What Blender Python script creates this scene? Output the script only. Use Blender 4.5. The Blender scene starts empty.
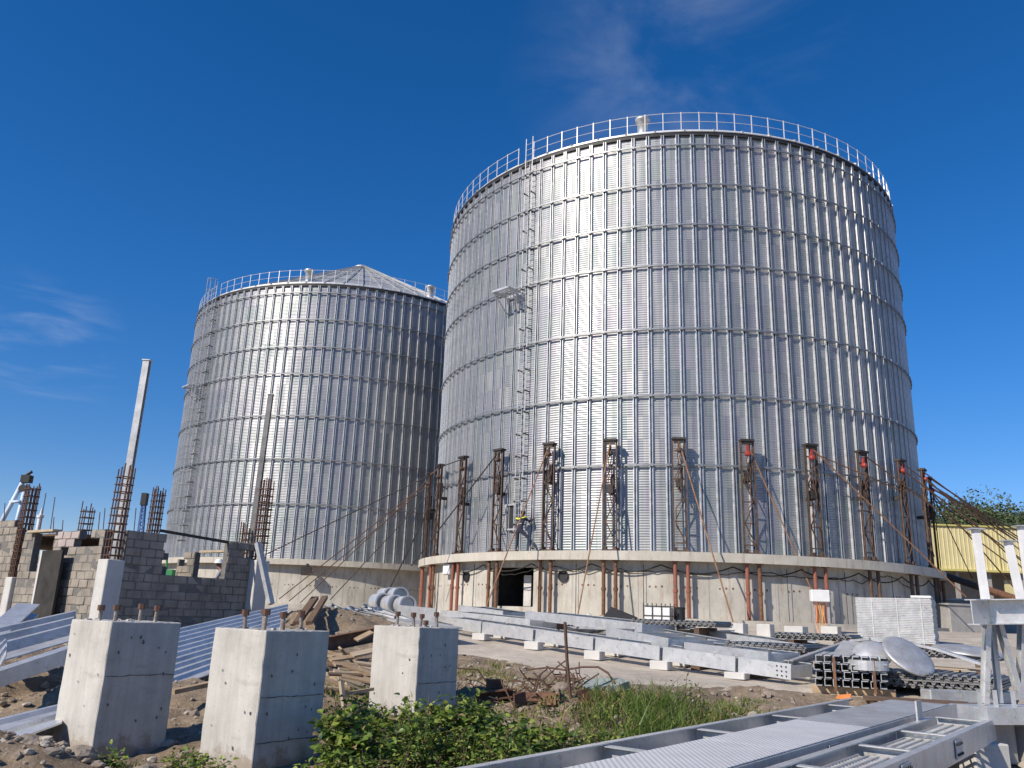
import bpy, bmesh, math, random
from mathutils import Vector, Matrix, noise as mnoise

RND = random.Random(11)
sin, cos, pi, rad = math.sin, math.cos, math.pi, math.radians
SC = bpy.context.scene
COL = SC.collection

# ------------------------------------------------------------------ camera model
EYE = 1.6
F_PX, PITCH, ROLL = 821.0, 0.2754, 0.0355
CP, SP, CR, SR = cos(PITCH), sin(PITCH), cos(ROLL), sin(ROLL)


def ray(px, py):
    a, b = px - 512.0, 384.0 - py
    X, Y = CR * a - SR * b, SR * a + CR * b
    return Vector((X, F_PX * CP - Y * SP, F_PX * SP + Y * CP))


def at(px, py, y):
    d = ray(px, py)
    return Vector((0, 0, EYE)) + d * (y / d.y)


# ------------------------------------------------------------------ terrain
PROFILE = [(-60, .05), (0, -.15), (8, -.13), (10.5, -.06), (13, .12), (19, .46), (26, .98), (32, 1.52), (36, 1.58), (90, 1.7), (400, 1.7), (900, 1.7)]
MOUNDS = [(-5.3, 8.75, 0.75, .42), (-4.3, 8.6, .5, .2), (-5.9, 12.4, 1.2, .25), (-3.6, 14.0, 1.6, .30), (-5.0, 24.5, 2.4, .75),
          (0.3, 14.2, 1.5, .28), (2.0, 14.0, 1.4, .22), (-1.0, 16.0, 1.3, .15), (-2.6, 10.5, 1.0, .12)]


def G(x, y):
    for i in range(len(PROFILE) - 1):
        y0, z0 = PROFILE[i]
        y1, z1 = PROFILE[i + 1]
        if y <= y1:
            t = max(0, (y - y0) / (y1 - y0))
            t2 = t * t * (3 - 2 * t)
            t = .5 * t + .5 * t2
            z = z0 + (z1 - z0) * t
            break
    else:
        z = PROFILE[-1][1]
    for mx, my, r, h in MOUNDS:
        d2 = ((x - mx) ** 2 + (y - my) ** 2) / (r * r)
        if d2 < 8:
            z += h * math.exp(-d2)
    return z


def gp(px, py, dz=0.0):
    """where the sight line through a photo point meets the terrain"""
    d = ray(px, py)
    y = 4.0
    while y < 60:
        p = Vector((0, 0, EYE)) + d * (y / d.y)
        if p.z <= G(p.x, p.y) + dz:
            return p
        y += .05
    return p


# ------------------------------------------------------------------ materials
def nod(nt, t, **kw):
    n = nt.nodes.new(t)
    for k, v in kw.items():
        setattr(n, k, v)
    return n


def base_mat(name):
    m = bpy.data.materials.new(name)
    m.use_nodes = True
    nt = m.node_tree
    b = nt.nodes['Principled BSDF']
    return m, nt, b


def ramp(nt, fac, stops):
    r = nod(nt, 'ShaderNodeValToRGB')
    el = r.color_ramp.elements
    while len(el) < len(stops):
        el.new(.5)
    for e, (p, c) in zip(el, stops):
        e.position = p
        e.color = (c[0], c[1], c[2], 1)
    nt.links.new(fac, r.inputs[0])
    return r.outputs[0]


def tex_noise(nt, scale, detail=5, rough=.6, src='Object', vec=None, stretch=None):
    n = nod(nt, 'ShaderNodeTexNoise')
    n.inputs['Scale'].default_value = scale
    n.inputs['Detail'].default_value = detail
    n.inputs['Roughness'].default_value = rough
    if vec is None:
        tc = nod(nt, 'ShaderNodeTexCoord')
        vec = tc.outputs[src]
    if stretch:
        mp = nod(nt, 'ShaderNodeMapping')
        mp.inputs['Scale'].default_value = stretch
        nt.links.new(vec, mp.inputs[0])
        vec = mp.outputs[0]
    nt.links.new(vec, n.inputs['Vector'])
    return n.outputs['Fac']


def mixc(nt, fac, a, b, mode='MIX'):
    m = nod(nt, 'ShaderNodeMix', data_type='RGBA', blend_type=mode)
    for s, v in ((0, fac), (6, a), (7, b)):
        if isinstance(v, (int, float)):
            m.inputs[s].default_value = v
        elif isinstance(v, (tuple, list)):
            m.inputs[s].default_value = (v[0], v[1], v[2], 1)
        else:
            nt.links.new(v, m.inputs[s])
    return m.outputs[2]


def add_bump(nt, b, h, strength=.3, dist=.02):
    bp = nod(nt, 'ShaderNodeBump')
    bp.inputs['Strength'].default_value = strength
    bp.inputs['Distance'].default_value = dist
    nt.links.new(h, bp.inputs['Height'])
    nt.links.new(bp.outputs[0], b.inputs['Normal'])


def simple(name, c1, c2, scale=6, rough=.8, metal=0.0, bump=.3, bscale=40, bdist=.01, c3=None, stretch=None, src='Object'):
    m, nt, b = base_mat(name)
    f = tex_noise(nt, scale, stretch=stretch, src=src)
    stops = [(.3, c1), (.7, c2)] if c3 is None else [(.28, c1), (.5, c2), (.72, c3)]
    col = ramp(nt, f, stops)
    nt.links.new(col, b.inputs['Base Color'])
    b.inputs['Roughness'].default_value = rough
    b.inputs['Metallic'].default_value = metal
    if bump:
        add_bump(nt, b, tex_noise(nt, bscale), bump, bdist)
    return m


M = {}


def galv(name, c1, c2, rough, metal, scale=5, cells=False):
    m, nt, b = base_mat(name)
    f = tex_noise(nt, scale, 6, .65)
    col = ramp(nt, f, [(.3, c1), (.7, c2)])
    v = nod(nt, 'ShaderNodeTexVoronoi')
    v.inputs['Scale'].default_value = 60
    tc = nod(nt, 'ShaderNodeTexCoord')
    nt.links.new(tc.outputs['Object'], v.inputs['Vector'])
    col = mixc(nt, .12, col, v.outputs['Color'], 'OVERLAY')
    g1 = tex_noise(nt, 1.4, 7, .7)
    col = mixc(nt, .5, col, ramp(nt, g1, [(.34, (.30, .295, .28)), (.56, (.58, .58, .58))]), 'OVERLAY')
    g2 = tex_noise(nt, 9, 5, .7)
    g3 = ramp(nt, g2, [(.57, (0, 0, 0)), (.72, (.7, .7, .7))])
    col = mixc(nt, g3, col, (.25, .22, .18))
    nt.links.new(col, b.inputs['Base Color'])
    rr = nod(nt, 'ShaderNodeMapRange')
    rr.inputs['To Min'].default_value = rough - .08
    rr.inputs['To Max'].default_value = rough + .1
    nt.links.new(f, rr.inputs[0])
    nt.links.new(rr.outputs[0], b.inputs['Roughness'])
    b.inputs['Metallic'].default_value = metal
    return m


def silo_sheet():
    m, nt, b = base_mat('silo_sheet')
    tc = nod(nt, 'ShaderNodeTexCoord')
    sep = nod(nt, 'ShaderNodeSeparateXYZ')
    nt.links.new(tc.outputs['Object'], sep.inputs[0])

    def mth(op, a, bb=None):
        n = nod(nt, 'ShaderNodeMath', operation=op)
        for i, v in enumerate((a, bb)):
            if v is None:
                continue
            if isinstance(v, (int, float)):
                n.inputs[i].default_value = v
            else:
                nt.links.new(v, n.inputs[i])
        return n.outputs[0]
    ang = mth('ARCTAN2', sep.outputs[0], mth('MULTIPLY', sep.outputs[1], -1))
    cellw = mth('FLOOR', mth('DIVIDE', ang, rad(3.0)))

    def cell(hz, off, seed, wdiv=1.0):
        zc = mth('FLOOR', mth('DIVIDE', mth('ADD', sep.outputs[2], off), hz))
        cb = nod(nt, 'ShaderNodeCombineXYZ')
        nt.links.new(mth('FLOOR', mth('DIVIDE', cellw, wdiv)), cb.inputs[0])
        nt.links.new(zc, cb.inputs[1])
        cb.inputs[2].default_value = seed
        w = nod(nt, 'ShaderNodeTexWhiteNoise')
        nt.links.new(cb.outputs[0], w.inputs['Vector'])
        return w.outputs['Value']
    # each sheet of steel has its own tint of zinc
    c = ramp(nt, cell(1.0, .35, 3.0), [(.0, (.21, .265, .26)), (.25, (.315, .295, .35)), (.5, (.29, .33, .31)), (.75, (.345, .35, .37)), (1., (.42, .42, .405))])
    c2 = ramp(nt, cell(2.0, .2, 9.0, 3.0), [(.0, (.265, .30, .30)), (.5, (.335, .33, .36)), (1., (.365, .375, .37))])
    col = mixc(nt, .32, c, c2)
    # faint streaks running down
    st = tex_noise(nt, 1.0, 5, .6, vec=tc.outputs['Object'], stretch=(9, 9, .25))
    col = mixc(nt, .5, col, ramp(nt, st, [(.3, (.33, .33, .32)), (.6, (.6, .6, .6))]), 'OVERLAY')
    bl = tex_noise(nt, .22, 5, .65, vec=tc.outputs['Object'])
    col = mixc(nt, .45, col, ramp(nt, bl, [(.3, (.36, .37, .38)), (.7, (.62, .61, .59))]), 'OVERLAY')
    # horizontal lap seam every metre
    fr = mth('FRACT', mth('ADD', sep.outputs[2], .35))
    seam = mth('LESS_THAN', fr, .022)
    col = mixc(nt, mth('MULTIPLY', seam, .45), col, (.12, .12, .12))
    nt.links.new(col, b.inputs['Base Color'])
    b.inputs['Metallic'].default_value = SHEET_METAL
    rr = nod(nt, 'ShaderNodeMapRange')
    rr.inputs['To Min'].default_value = SHEET_ROUGH - .05
    rr.inputs['To Max'].default_value = SHEET_ROUGH + .08
    nt.links.new(cell(1.0, .35, 5.0), rr.inputs[0])
    nt.links.new(rr.outputs[0], b.inputs['Roughness'])
    return m


SHEET_METAL, SHEET_ROUGH = .58, .47


def concrete(name, lo, hi, stain=(.10, .09, .08), amt=.5, vlines=False, rust=False, scale=2.5):
    m, nt, b = base_mat(name)
    f = tex_noise(nt, scale, 8, .65)
    col = ramp(nt, f, [(.3, lo), (.7, hi)])
    s = tex_noise(nt, 1.3, 6, .7, stretch=(3, 3, .6))
    sm = ramp(nt, s, [(.52, (0, 0, 0)), (.72, (1, 1, 1))])
    mm = nod(nt, 'ShaderNodeMath', operation='MULTIPLY')
    nt.links.new(sm, mm.inputs[0])
    mm.inputs[1].default_value = amt
    col = mixc(nt, mm.outputs[0], col, stain)
    # pores
    p = tex_noise(nt, 35, 2, .5)
    pm_ = ramp(nt, p, [(.66, (0, 0, 0)), (.72, (1, 1, 1))])
    mp = nod(nt, 'ShaderNodeMath', operation='MULTIPLY')
    nt.links.new(pm_, mp.inputs[0])
    mp.inputs[1].default_value = .45
    col = mixc(nt, mp.outputs[0], col, (stain[0] * .9, stain[1] * .9, stain[2] * .9))
    if rust:
        r = tex_noise(nt, 1.7, 5, .7, stretch=(2, 2, .35))
        rm = ramp(nt, r, [(.56, (0, 0, 0)), (.75, (.75, .75, .75))])
        col = mixc(nt, rm, col, (.30, .17, .08))
    nt.links.new(col, b.inputs['Base Color'])
    b.inputs['Roughness'].default_value = .88
    add_bump(nt, b, tex_noise(nt, 18, 8, .7), .35, .012)
    return m


def perforated(name):
    m, nt, b = base_mat(name)
    tc = nod(nt, 'ShaderNodeTexCoord')
    mp = nod(nt, 'ShaderNodeMapping')
    mp.inputs['Scale'].default_value = (22, 22, 0)
    nt.links.new(tc.outputs['Object'], mp.inputs[0])
    v = nod(nt, 'ShaderNodeTexVoronoi')
    v.inputs['Randomness'].default_value = 0.0
    v.inputs['Scale'].default_value = 1.0
    nt.links.new(mp.outputs[0], v.inputs['Vector'])
    hole = nod(nt, 'ShaderNodeMath', operation='LESS_THAN')
    nt.links.new(v.outputs['Distance'], hole.inputs[0])
    hole.inputs[1].default_value = .24
    f = tex_noise(nt, 3)
    col = ramp(nt, f, [(.3, (.62, .625, .63)), (.7, (.74, .745, .75))])
    col = mixc(nt, hole.outputs[0], col, (.20, .20, .20))
    nt.links.new(col, b.inputs['Base Color'])
    b.inputs['Metallic'].default_value = .12
    b.inputs['Roughness'].default_value = .5
    return m


def build_materials():
    M['sheet'] = silo_sheet()
    M['galv'] = galv('galvanised_bright', (.54, .545, .545), (.68, .685, .68), .40, .55)
    M['galv_dull'] = galv('galvanised_dull', (.40, .41, .42), (.50, .51, .51), .5, .45)
    M['stiff'] = galv('galvanised_stiffener', (.50, .515, .525), (.62, .635, .645), .45, .55)
    M['rod'] = simple('rod_rust', (.17, .085, .045), (.27, .145, .08), 4, .85, 0, .3, c3=(.36, .21, .125))
    M['ring'] = galv('galvanised_ring_and_shade', (.25, .26, .27), (.33, .34, .35), .5, .7)  # dark zinc of the rings, also painted shade inside the stiffeners
    M['roof'] = galv('roof_steel', (.46, .47, .46), (.58, .58, .56), .5, .6, 2)
    M['pile'] = galv('galvanised_weathered', (.15, .15, .15), (.24, .24, .235), .55, .3)
    M['shade_and_door'] = simple('tunnel_shade_and_door_dark', (.02, .019, .017), (.05, .047, .042), 3, .95, 0, .2)  # near black: painted shade in the tunnel, own colour on the door sheet
    M['rail'] = simple('rail_paint', (.68, .68, .67), (.76, .76, .75), 6, .45, .2, 0)
    M['white'] = simple('white_paint', (.70, .70, .68), (.80, .80, .78), 5, .5, 0, .1, 30)
    M['dark'] = simple('dark_steel', (.035, .03, .028), (.07, .06, .052), 9, .65, .4, .2)
    M['jack'] = simple('weathered_jack_steel', (.04, .03, .025), (.09, .06, .045), 5, .75, .1, .3, c3=(.18, .10, .06))
    M['rust'] = simple('rust', (.085, .042, .026), (.16, .078, .042), 7, .85, 0, .4, c3=(.24, .13, .075))
    M['rebar'] = simple('rebar_rust', (.07, .04, .03), (.14, .075, .05), 14, .85, 0, .3)
    M['primer'] = simple('red_primer', (.19, .06, .04), (.27, .095, .06), 3, .75, 0, .2, c3=(.15, .065, .045))
    M['red'] = simple('red_paint', (.28, .03, .022), (.40, .05, .035), 9, .55, 0, .1, c3=(.16, .04, .03))
    M['concrete'] = concrete('silo_concrete', (.37, .35, .30), (.56, .535, .47), (.20, .165, .12), .6, rust=True, scale=.8)
    M['ledge'] = concrete('ledge_concrete', (.42, .39, .33), (.57, .535, .46), (.24, .20, .15), .6, scale=1.2)
    M['cast'] = concrete('cast_concrete', (.48, .47, .44), (.60, .59, .56), (.22, .20, .18), .22)
    M['cast_old'] = concrete('grey_concrete', (.28, .27, .26), (.38, .37, .35), (.12, .11, .10), .4)
    M['stain'] = simple('dark_stain', (.06, .055, .05), (.14, .13, .12), 12, .9, 0, 0)
    M['bolt'] = simple('cement_smeared_bolt', (.13, .08, .055), (.34, .32, .29), 14, .8, .1, .3)
    global PED
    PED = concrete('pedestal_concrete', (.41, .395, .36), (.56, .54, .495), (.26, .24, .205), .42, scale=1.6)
    nt = PED.node_tree
    b = nt.nodes['Principled BSDF']
    old = b.inputs['Base Color'].links[0].from_socket
    bd = tex_noise(nt, 1.0, 3, .6, stretch=(9, 9, .12))
    col = mixc(nt, .35, old, ramp(nt, bd, [(.35, (.36, .36, .35)), (.65, (.6, .6, .6))]), 'OVERLAY')
    bd = tex_noise(nt, 1.0, 5, .7, stretch=(1.5, 1.5, 5))
    col = mixc(nt, ramp(nt, bd, [(.58, (0, 0, 0)), (.75, (.4, .4, .4))]), col, (.20, .18, .155))
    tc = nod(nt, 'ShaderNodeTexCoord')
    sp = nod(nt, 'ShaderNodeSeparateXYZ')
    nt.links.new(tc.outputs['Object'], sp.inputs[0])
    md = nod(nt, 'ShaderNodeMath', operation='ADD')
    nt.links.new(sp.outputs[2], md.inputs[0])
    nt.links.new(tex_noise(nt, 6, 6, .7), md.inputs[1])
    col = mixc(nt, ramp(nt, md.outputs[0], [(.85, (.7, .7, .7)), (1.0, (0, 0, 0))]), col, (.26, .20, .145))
    nt.links.new(col, b.inputs['Base Color'])
    M['block'] = concrete('block_concrete', (.19, .168, .138), (.39, .345, .285), (.10, .085, .065), .6, scale=1.7)
    M['block_pink'] = concrete('block_pinkish', (.36, .30, .28), (.45, .38, .35), (.2, .16, .14), .3)
    M['mortar'] = simple('mortar', (.12, .115, .105), (.2, .19, .175), 10, .95, 0, .5)
    M['wood'] = simple('weathered_wood', (.20, .13, .075), (.36, .26, .16), 3, .85, 0, .4, 60, stretch=(1, 1, 1), c3=(.45, .35, .23))
    M['wood_pale'] = simple('pale_wood', (.34, .265, .175), (.48, .395, .28), 3, .8, 0, .3, 60)
    M['wood_old'] = simple('old_brown_wood', (.09, .055, .035), (.17, .11, .07), 5, .85, 0, .4, 50)
    M['dirt_rock'] = simple('rock', (.19, .155, .12), (.32, .275, .225), 5, .95, 0, .6, 14, .04)
    M['slab'] = simple('grey_green_slab', (.22, .26, .25), (.34, .38, .36), 4, .9, 0, .5, 20)
    M['perf'] = perforated('perforated_plate')
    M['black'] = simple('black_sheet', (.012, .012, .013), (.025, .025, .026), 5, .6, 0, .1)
    M['rubber'] = simple('black_cable', (.012, .012, .012), (.02, .02, .02), 5, .6, 0, 0)
    M['blue'] = simple('blue_paint', (.05, .12, .30), (.08, .17, .40), 6, .5, 0, 0)
    M['paleblue'] = simple('pale_blue_paint', (.50, .60, .70), (.60, .70, .80), 6, .45, 0, 0)
    M['yellow'] = simple('yellow_cladding', (.58, .51, .26), (.68, .60, .33), 1.2, .55, 0, 0)
    M['yellow_dk'] = simple('yellow_trim', (.50, .46, .14), (.58, .52, .18), 1.2, .55, 0, 0)
    M['orange'] = simple('orange_plastic', (.80, .25, .06), (.9, .33, .1), 5, .5, 0, 0)
    M['tanplas'] = simple('yellow_cable', (.45, .30, .06), (.55, .38, .1), 5, .6, 0, 0)
    M['green'] = simple('green_paint', (.03, .22, .07), (.05, .30, .1), 5, .5, 0, 0)
    M['navy'] = simple('navy_cloth', (.02, .025, .045), (.035, .042, .07), 20, .95, 0, .2)
    M['greycloth'] = simple('grey_cloth', (.20, .21, .24), (.30, .31, .34), 20, .95, 0, .2)
    M['hivis'] = simple('hivis_yellow', (.70, .72, .05), (.80, .82, .1), 20, .8, 0, 0)
    M['skin'] = simple('skin', (.22, .12, .075), (.28, .16, .10), 20, .6, 0, 0)
    M['hair'] = simple('hair', (.01, .009, .008), (.02, .017, .015), 30, .7, 0, 0)
    M['boot'] = simple('boot_leather', (.10, .05, .03), (.16, .08, .05), 20, .7, 0, 0)


# ------------------------------------------------------------------ mesh builder
class MB:
    def __init__(self):
        self.v, self.f, self.mi = [], [], []

    def add(self, vs, fs, mi=0):
        n = len(self.v)
        self.v += [Vector(p) for p in vs]
        self.f += [tuple(i + n for i in f) for f in fs]
        self.mi += [mi] * len(fs)
        return self

    BOXF = [(0, 3, 2, 1), (4, 5, 6, 7), (0, 1, 5, 4), (1, 2, 6, 5), (2, 3, 7, 6), (3, 0, 4, 7)]

    def box(self, c, s, rz=0, mi=0, jit=0, rot=None):
        c = Vector(c)
        hx, hy, hz = s[0] / 2, s[1] / 2, s[2] / 2
        vs = [(-hx, -hy, -hz), (hx, -hy, -hz), (hx, hy, -hz), (-hx, hy, -hz), (-hx, -hy, hz), (hx, -hy, hz), (hx, hy, hz), (-hx, hy, hz)]
        R = rot if rot is not None else Matrix.Rotation(rz, 3, 'Z')
        out = []
        for p in vs:
            p = R @ Vector(p)
            if jit:
                p += Vector((RND.uniform(-jit, jit), RND.uniform(-jit, jit), RND.uniform(-jit, jit)))
            out.append(c + p)
        return self.add(out, self.BOXF, mi)

    def bbox(self, c, s, rz=0, bev=.01, mi=0, jit=0):
        """box with chamfered edges"""
        bm = bmesh.new()
        bmesh.ops.create_cube(bm, size=1)
        for v in bm.verts:
            v.co = Vector((v.co.x * s[0], v.co.y * s[1], v.co.z * s[2]))
        bmesh.ops.bevel(bm, geom=bm.edges[:], offset=bev, segments=1, affect='EDGES')
        R = Matrix.Rotation(rz, 3, 'Z')
        bm.verts.index_update()
        vs = []
        for v in bm.verts:
            j = Vector((RND.uniform(-jit, jit), RND.uniform(-jit, jit), RND.uniform(-jit, jit))) if jit else Vector((0, 0, 0))
            vs.append(R @ v.co + Vector(c) + j)
        fs = [tuple(v.index for v in f.verts) for f in bm.faces]
        bm.free()
        return self.add(vs, fs, mi)

    @staticmethod
    def frame(p, q, up):
        d = (Vector(q) - Vector(p)).normalized()
        up = Vector(up)
        if abs(d.dot(up.normalized())) > .98:
            up = Vector((0, 1, 0)) if abs(d.y) < .9 else Vector((1, 0, 0))
        s = d.cross(up).normalized()
        u = s.cross(d).normalized()
        return d, s, u

    def bar(self, p, q, w, h, up=(0, 0, 1), mi=0):
        d, s, u = self.frame(p, q, up)
        p, q = Vector(p), Vector(q)
        vs = []
        for o in (p, q):
            for a, b in ((-1, -1), (1, -1), (1, 1), (-1, 1)):
                vs.append(o + s * (a * w / 2) + u * (b * h / 2))
        return self.add(vs, self.BOXF, mi)

    def extr(self, prof, p, q, up=(0, 0, 1), closed=True, mi=0):
        d, s, u = self.frame(p, q, up)
        p, q = Vector(p), Vector(q)
        n = len(prof)
        vs = [o + s * a + u * b for o in (p, q) for a, b in prof]
        fs = [(i, (i + 1) % n, n + (i + 1) % n, n + i) for i in range(n if closed else n - 1)]
        if closed:
            fs += [tuple(range(n - 1, -1, -1)), tuple(range(n, 2 * n))]
        return self.add(vs, fs, mi)

    def chan(self, p, q, h, fl, t=.012, up=(0, 0, 1), flip=1, mi=0):
        """C channel: web height h, flanges fl towards +side*flip"""
        k = flip
        prof = [(0, -h / 2), (k * fl, -h / 2), (k * fl, -h / 2 + t), (k * t, -h / 2 + t), (k * t, h / 2 - t), (k * fl, h / 2 - t), (k * fl, h / 2), (0, h / 2)]
        if k > 0:
            prof = prof[::-1]
        return self.extr(prof, p, q, up, True, mi)

    def ibeam(self, p, q, h, w, t=.014, up=(0, 0, 1), mi=0):
        a, b = w / 2, h / 2
        prof = [(-a, -b), (a, -b), (a, -b + t), (t / 2, -b + t), (t / 2, b - t), (a, b - t), (a, b), (-a, b), (-a, b - t), (-t / 2, b - t), (-t / 2, -b + t), (-a, -b + t)]
        return self.extr(prof, p, q, up, True, mi)

    def tube(self, p, q, r, n=8, r2=None, caps=True, mi=0):
        return self.path([p, q], r if r2 is None else (r, r2), n, caps, mi)

    def path(self, pts, r, n=6, caps=True, mi=0):
        pts = [Vector(p) for p in pts]
        m = len(pts)
        rs = [r] * m if isinstance(r, (int, float)) else [r[0] + (r[1] - r[0]) * i / (m - 1) for i in range(m)]
        vs, fs = [], []
        ref = None
        for i, p in enumerate(pts):
            d = (pts[min(i + 1, m - 1)] - pts[max(i - 1, 0)]).normalized()
            if ref is None:
                ref = Vector((0, 0, 1)) if abs(d.z) < .9 else Vector((1, 0, 0))
            s = d.cross(ref).normalized()
            u = s.cross(d).normalized()
            ref = u
            for k in range(n):
                a = 2 * pi * k / n
                vs.append(p + (s * cos(a) + u * sin(a)) * rs[i])
        for i in range(m - 1):
            for k in range(n):
                k2 = (k + 1) % n
                fs.append((i * n + k, i * n + k2, (i + 1) * n + k2, (i + 1) * n + k))
        if caps:
            fs += [tuple(range(n - 1, -1, -1)), tuple(range((m - 1) * n, m * n))]
        return self.add(vs, fs, mi)

    def lathe(self, prof, n=24, c=(0, 0, 0), mi=0, M3=None):
        vs, fs = [], []
        m = len(prof)
        for k in range(n):
            a = 2 * pi * k / n
            for r, z in prof:
                p = Vector((r * cos(a), r * sin(a), z))
                if M3 is not None:
                    p = M3 @ p
                vs.append(p + Vector(c))
        for k in range(n):
            k2 = (k + 1) % n
            for i in range(m - 1):
                fs.append((k * m + i, k2 * m + i, k2 * m + i + 1, k * m + i + 1))
        return self.add(vs, fs, mi)

    def ringbox(self, r0, r1, z0, z1, n=180, a0=0, a1=2 * pi, mi=0):
        """band of box section swept round the z axis; angles from -y towards +x"""
        full = abs(a1 - a0 - 2 * pi) < 1e-6
        m = n if full else n + 1
        vs, fs = [], []
        for k in range(m):
            a = a0 + (a1 - a0) * k / n
            x, y = sin(a), -cos(a)
            vs += [(x * r0, y * r0, z0), (x * r1, y * r1, z0), (x * r1, y * r1, z1), (x * r0, y * r0, z1)]
        for k in range(n):
            i, j = k * 4, ((k + 1) % m) * 4
            for e in range(4):
                e2 = (e + 1) % 4
                fs.append((i + e, j + e, j + e2, i + e2))
        if not full:
            fs += [(3, 2, 1, 0), tuple((m - 1) * 4 + e for e in range(4))]
        return self.add(vs, fs, mi)

    def mesh(self, name, mats, smooth=False):
        me = bpy.data.meshes.new(name)
        me.from_pydata([tuple(p) for p in self.v], [], self.f)
        for m in (mats if isinstance(mats, (list, tuple)) else [mats]):
            me.materials.append(m)
        me.polygons.foreach_set('material_index', self.mi)
        if smooth:
            me.polygons.foreach_set('use_smooth', [True] * len(me.polygons))
        me.update()
        return me

    def build(self, name, mats, parent=None, smooth=False, world=False):
        if world and parent is not None:
            W = Matrix.Identity(4)
            o = parent
            while o is not None:
                W = Matrix.LocRotScale(o.location, o.rotation_euler, o.scale) @ W
                o = o.parent
            Wi = W.inverted()
            self.v = [Wi @ p for p in self.v]
        return link(name, self.mesh(name, mats, smooth), parent)


def link(name, data, parent=None):
    o = bpy.data.objects.new(name, data)
    COL.objects.link(o)
    o.parent = parent
    return o


def tag(o, label=None, cat=None, group=None, kind=None):
    if label and not kind and o.parent is None:
        kind = 'thing'
    for k, v in (('label', label), ('category', cat), ('group', group), ('kind', kind)):
        if v:
            o[k] = v
    return o


def thing(name, label, cat, loc=(0, 0, 0), rz=0, group=None):
    o = link(name, None)
    o.location = loc
    o.rotation_euler = (0, 0, rz)
    o.empty_display_size = .2
    return tag(o, label, cat, group)


def solo(name, mb, mats, label, cat, group=None, kind=None, smooth=False, base=None):
    """thing that is one mesh; origin moved to its base"""
    if base is None:
        n = len(mb.v)
        base = Vector((sum(p.x for p in mb.v) / n, sum(p.y for p in mb.v) / n, min(p.z for p in mb.v)))
    mb.v = [p - base for p in mb.v]
    o = mb.build(name, mats, None, smooth)
    o.location = base
    return tag(o, label, cat, group, kind)


def copy_tree(o, parent=None):
    c = o.copy()
    COL.objects.link(c)
    c.parent = parent
    for ch in list(o.children):
        copy_tree(ch, c)
    return c


ORD = ['first', 'second', 'third', 'fourth', 'fifth', 'sixth', 'seventh', 'eighth', 'ninth', 'tenth', 'eleventh', 'twelfth', 'thirteenth', 'fourteenth', 'fifteenth', 'sixteenth']
# ------------------------------------------------------------------ silos
SR_ = 12.7          # silo radius
SH = 19.0           # height of the steel wall
S1 = Vector((8.842, 45.804, 2.64 + EYE))
S2 = Vector((-13.444, 66.627, 3.02 + EYE))
STEP = rad(3.0)


def pol(th, r, z=0.0):
    return Vector((sin(th) * r, -cos(th) * r, z))


def make_wall_mesh():
    nseg, pitch = 240, .106
    rows = int(SH / pitch * 4)
    vs, fs = [], []
    for i in range(rows + 1):
        z = SH * i / rows
        r = SR_ + .0085 * sin(2 * pi * z / pitch)
        for k in range(nseg):
            a = 2 * pi * k / nseg
            vs.append((sin(a) * r, -cos(a) * r, z))
    for i in range(rows):
        for k in range(nseg):
            k2 = (k + 1) % nseg
            fs.append((i * nseg + k, i * nseg + k2, (i + 1) * nseg + k2, (i + 1) * nseg + k))
    me = bpy.data.meshes.new('wall')
    me.from_pydata(vs, [], fs)
    me.materials.append(M['sheet'])
    me.polygons.foreach_set('use_smooth', [True] * len(fs))
    me.update()
    return me


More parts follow.
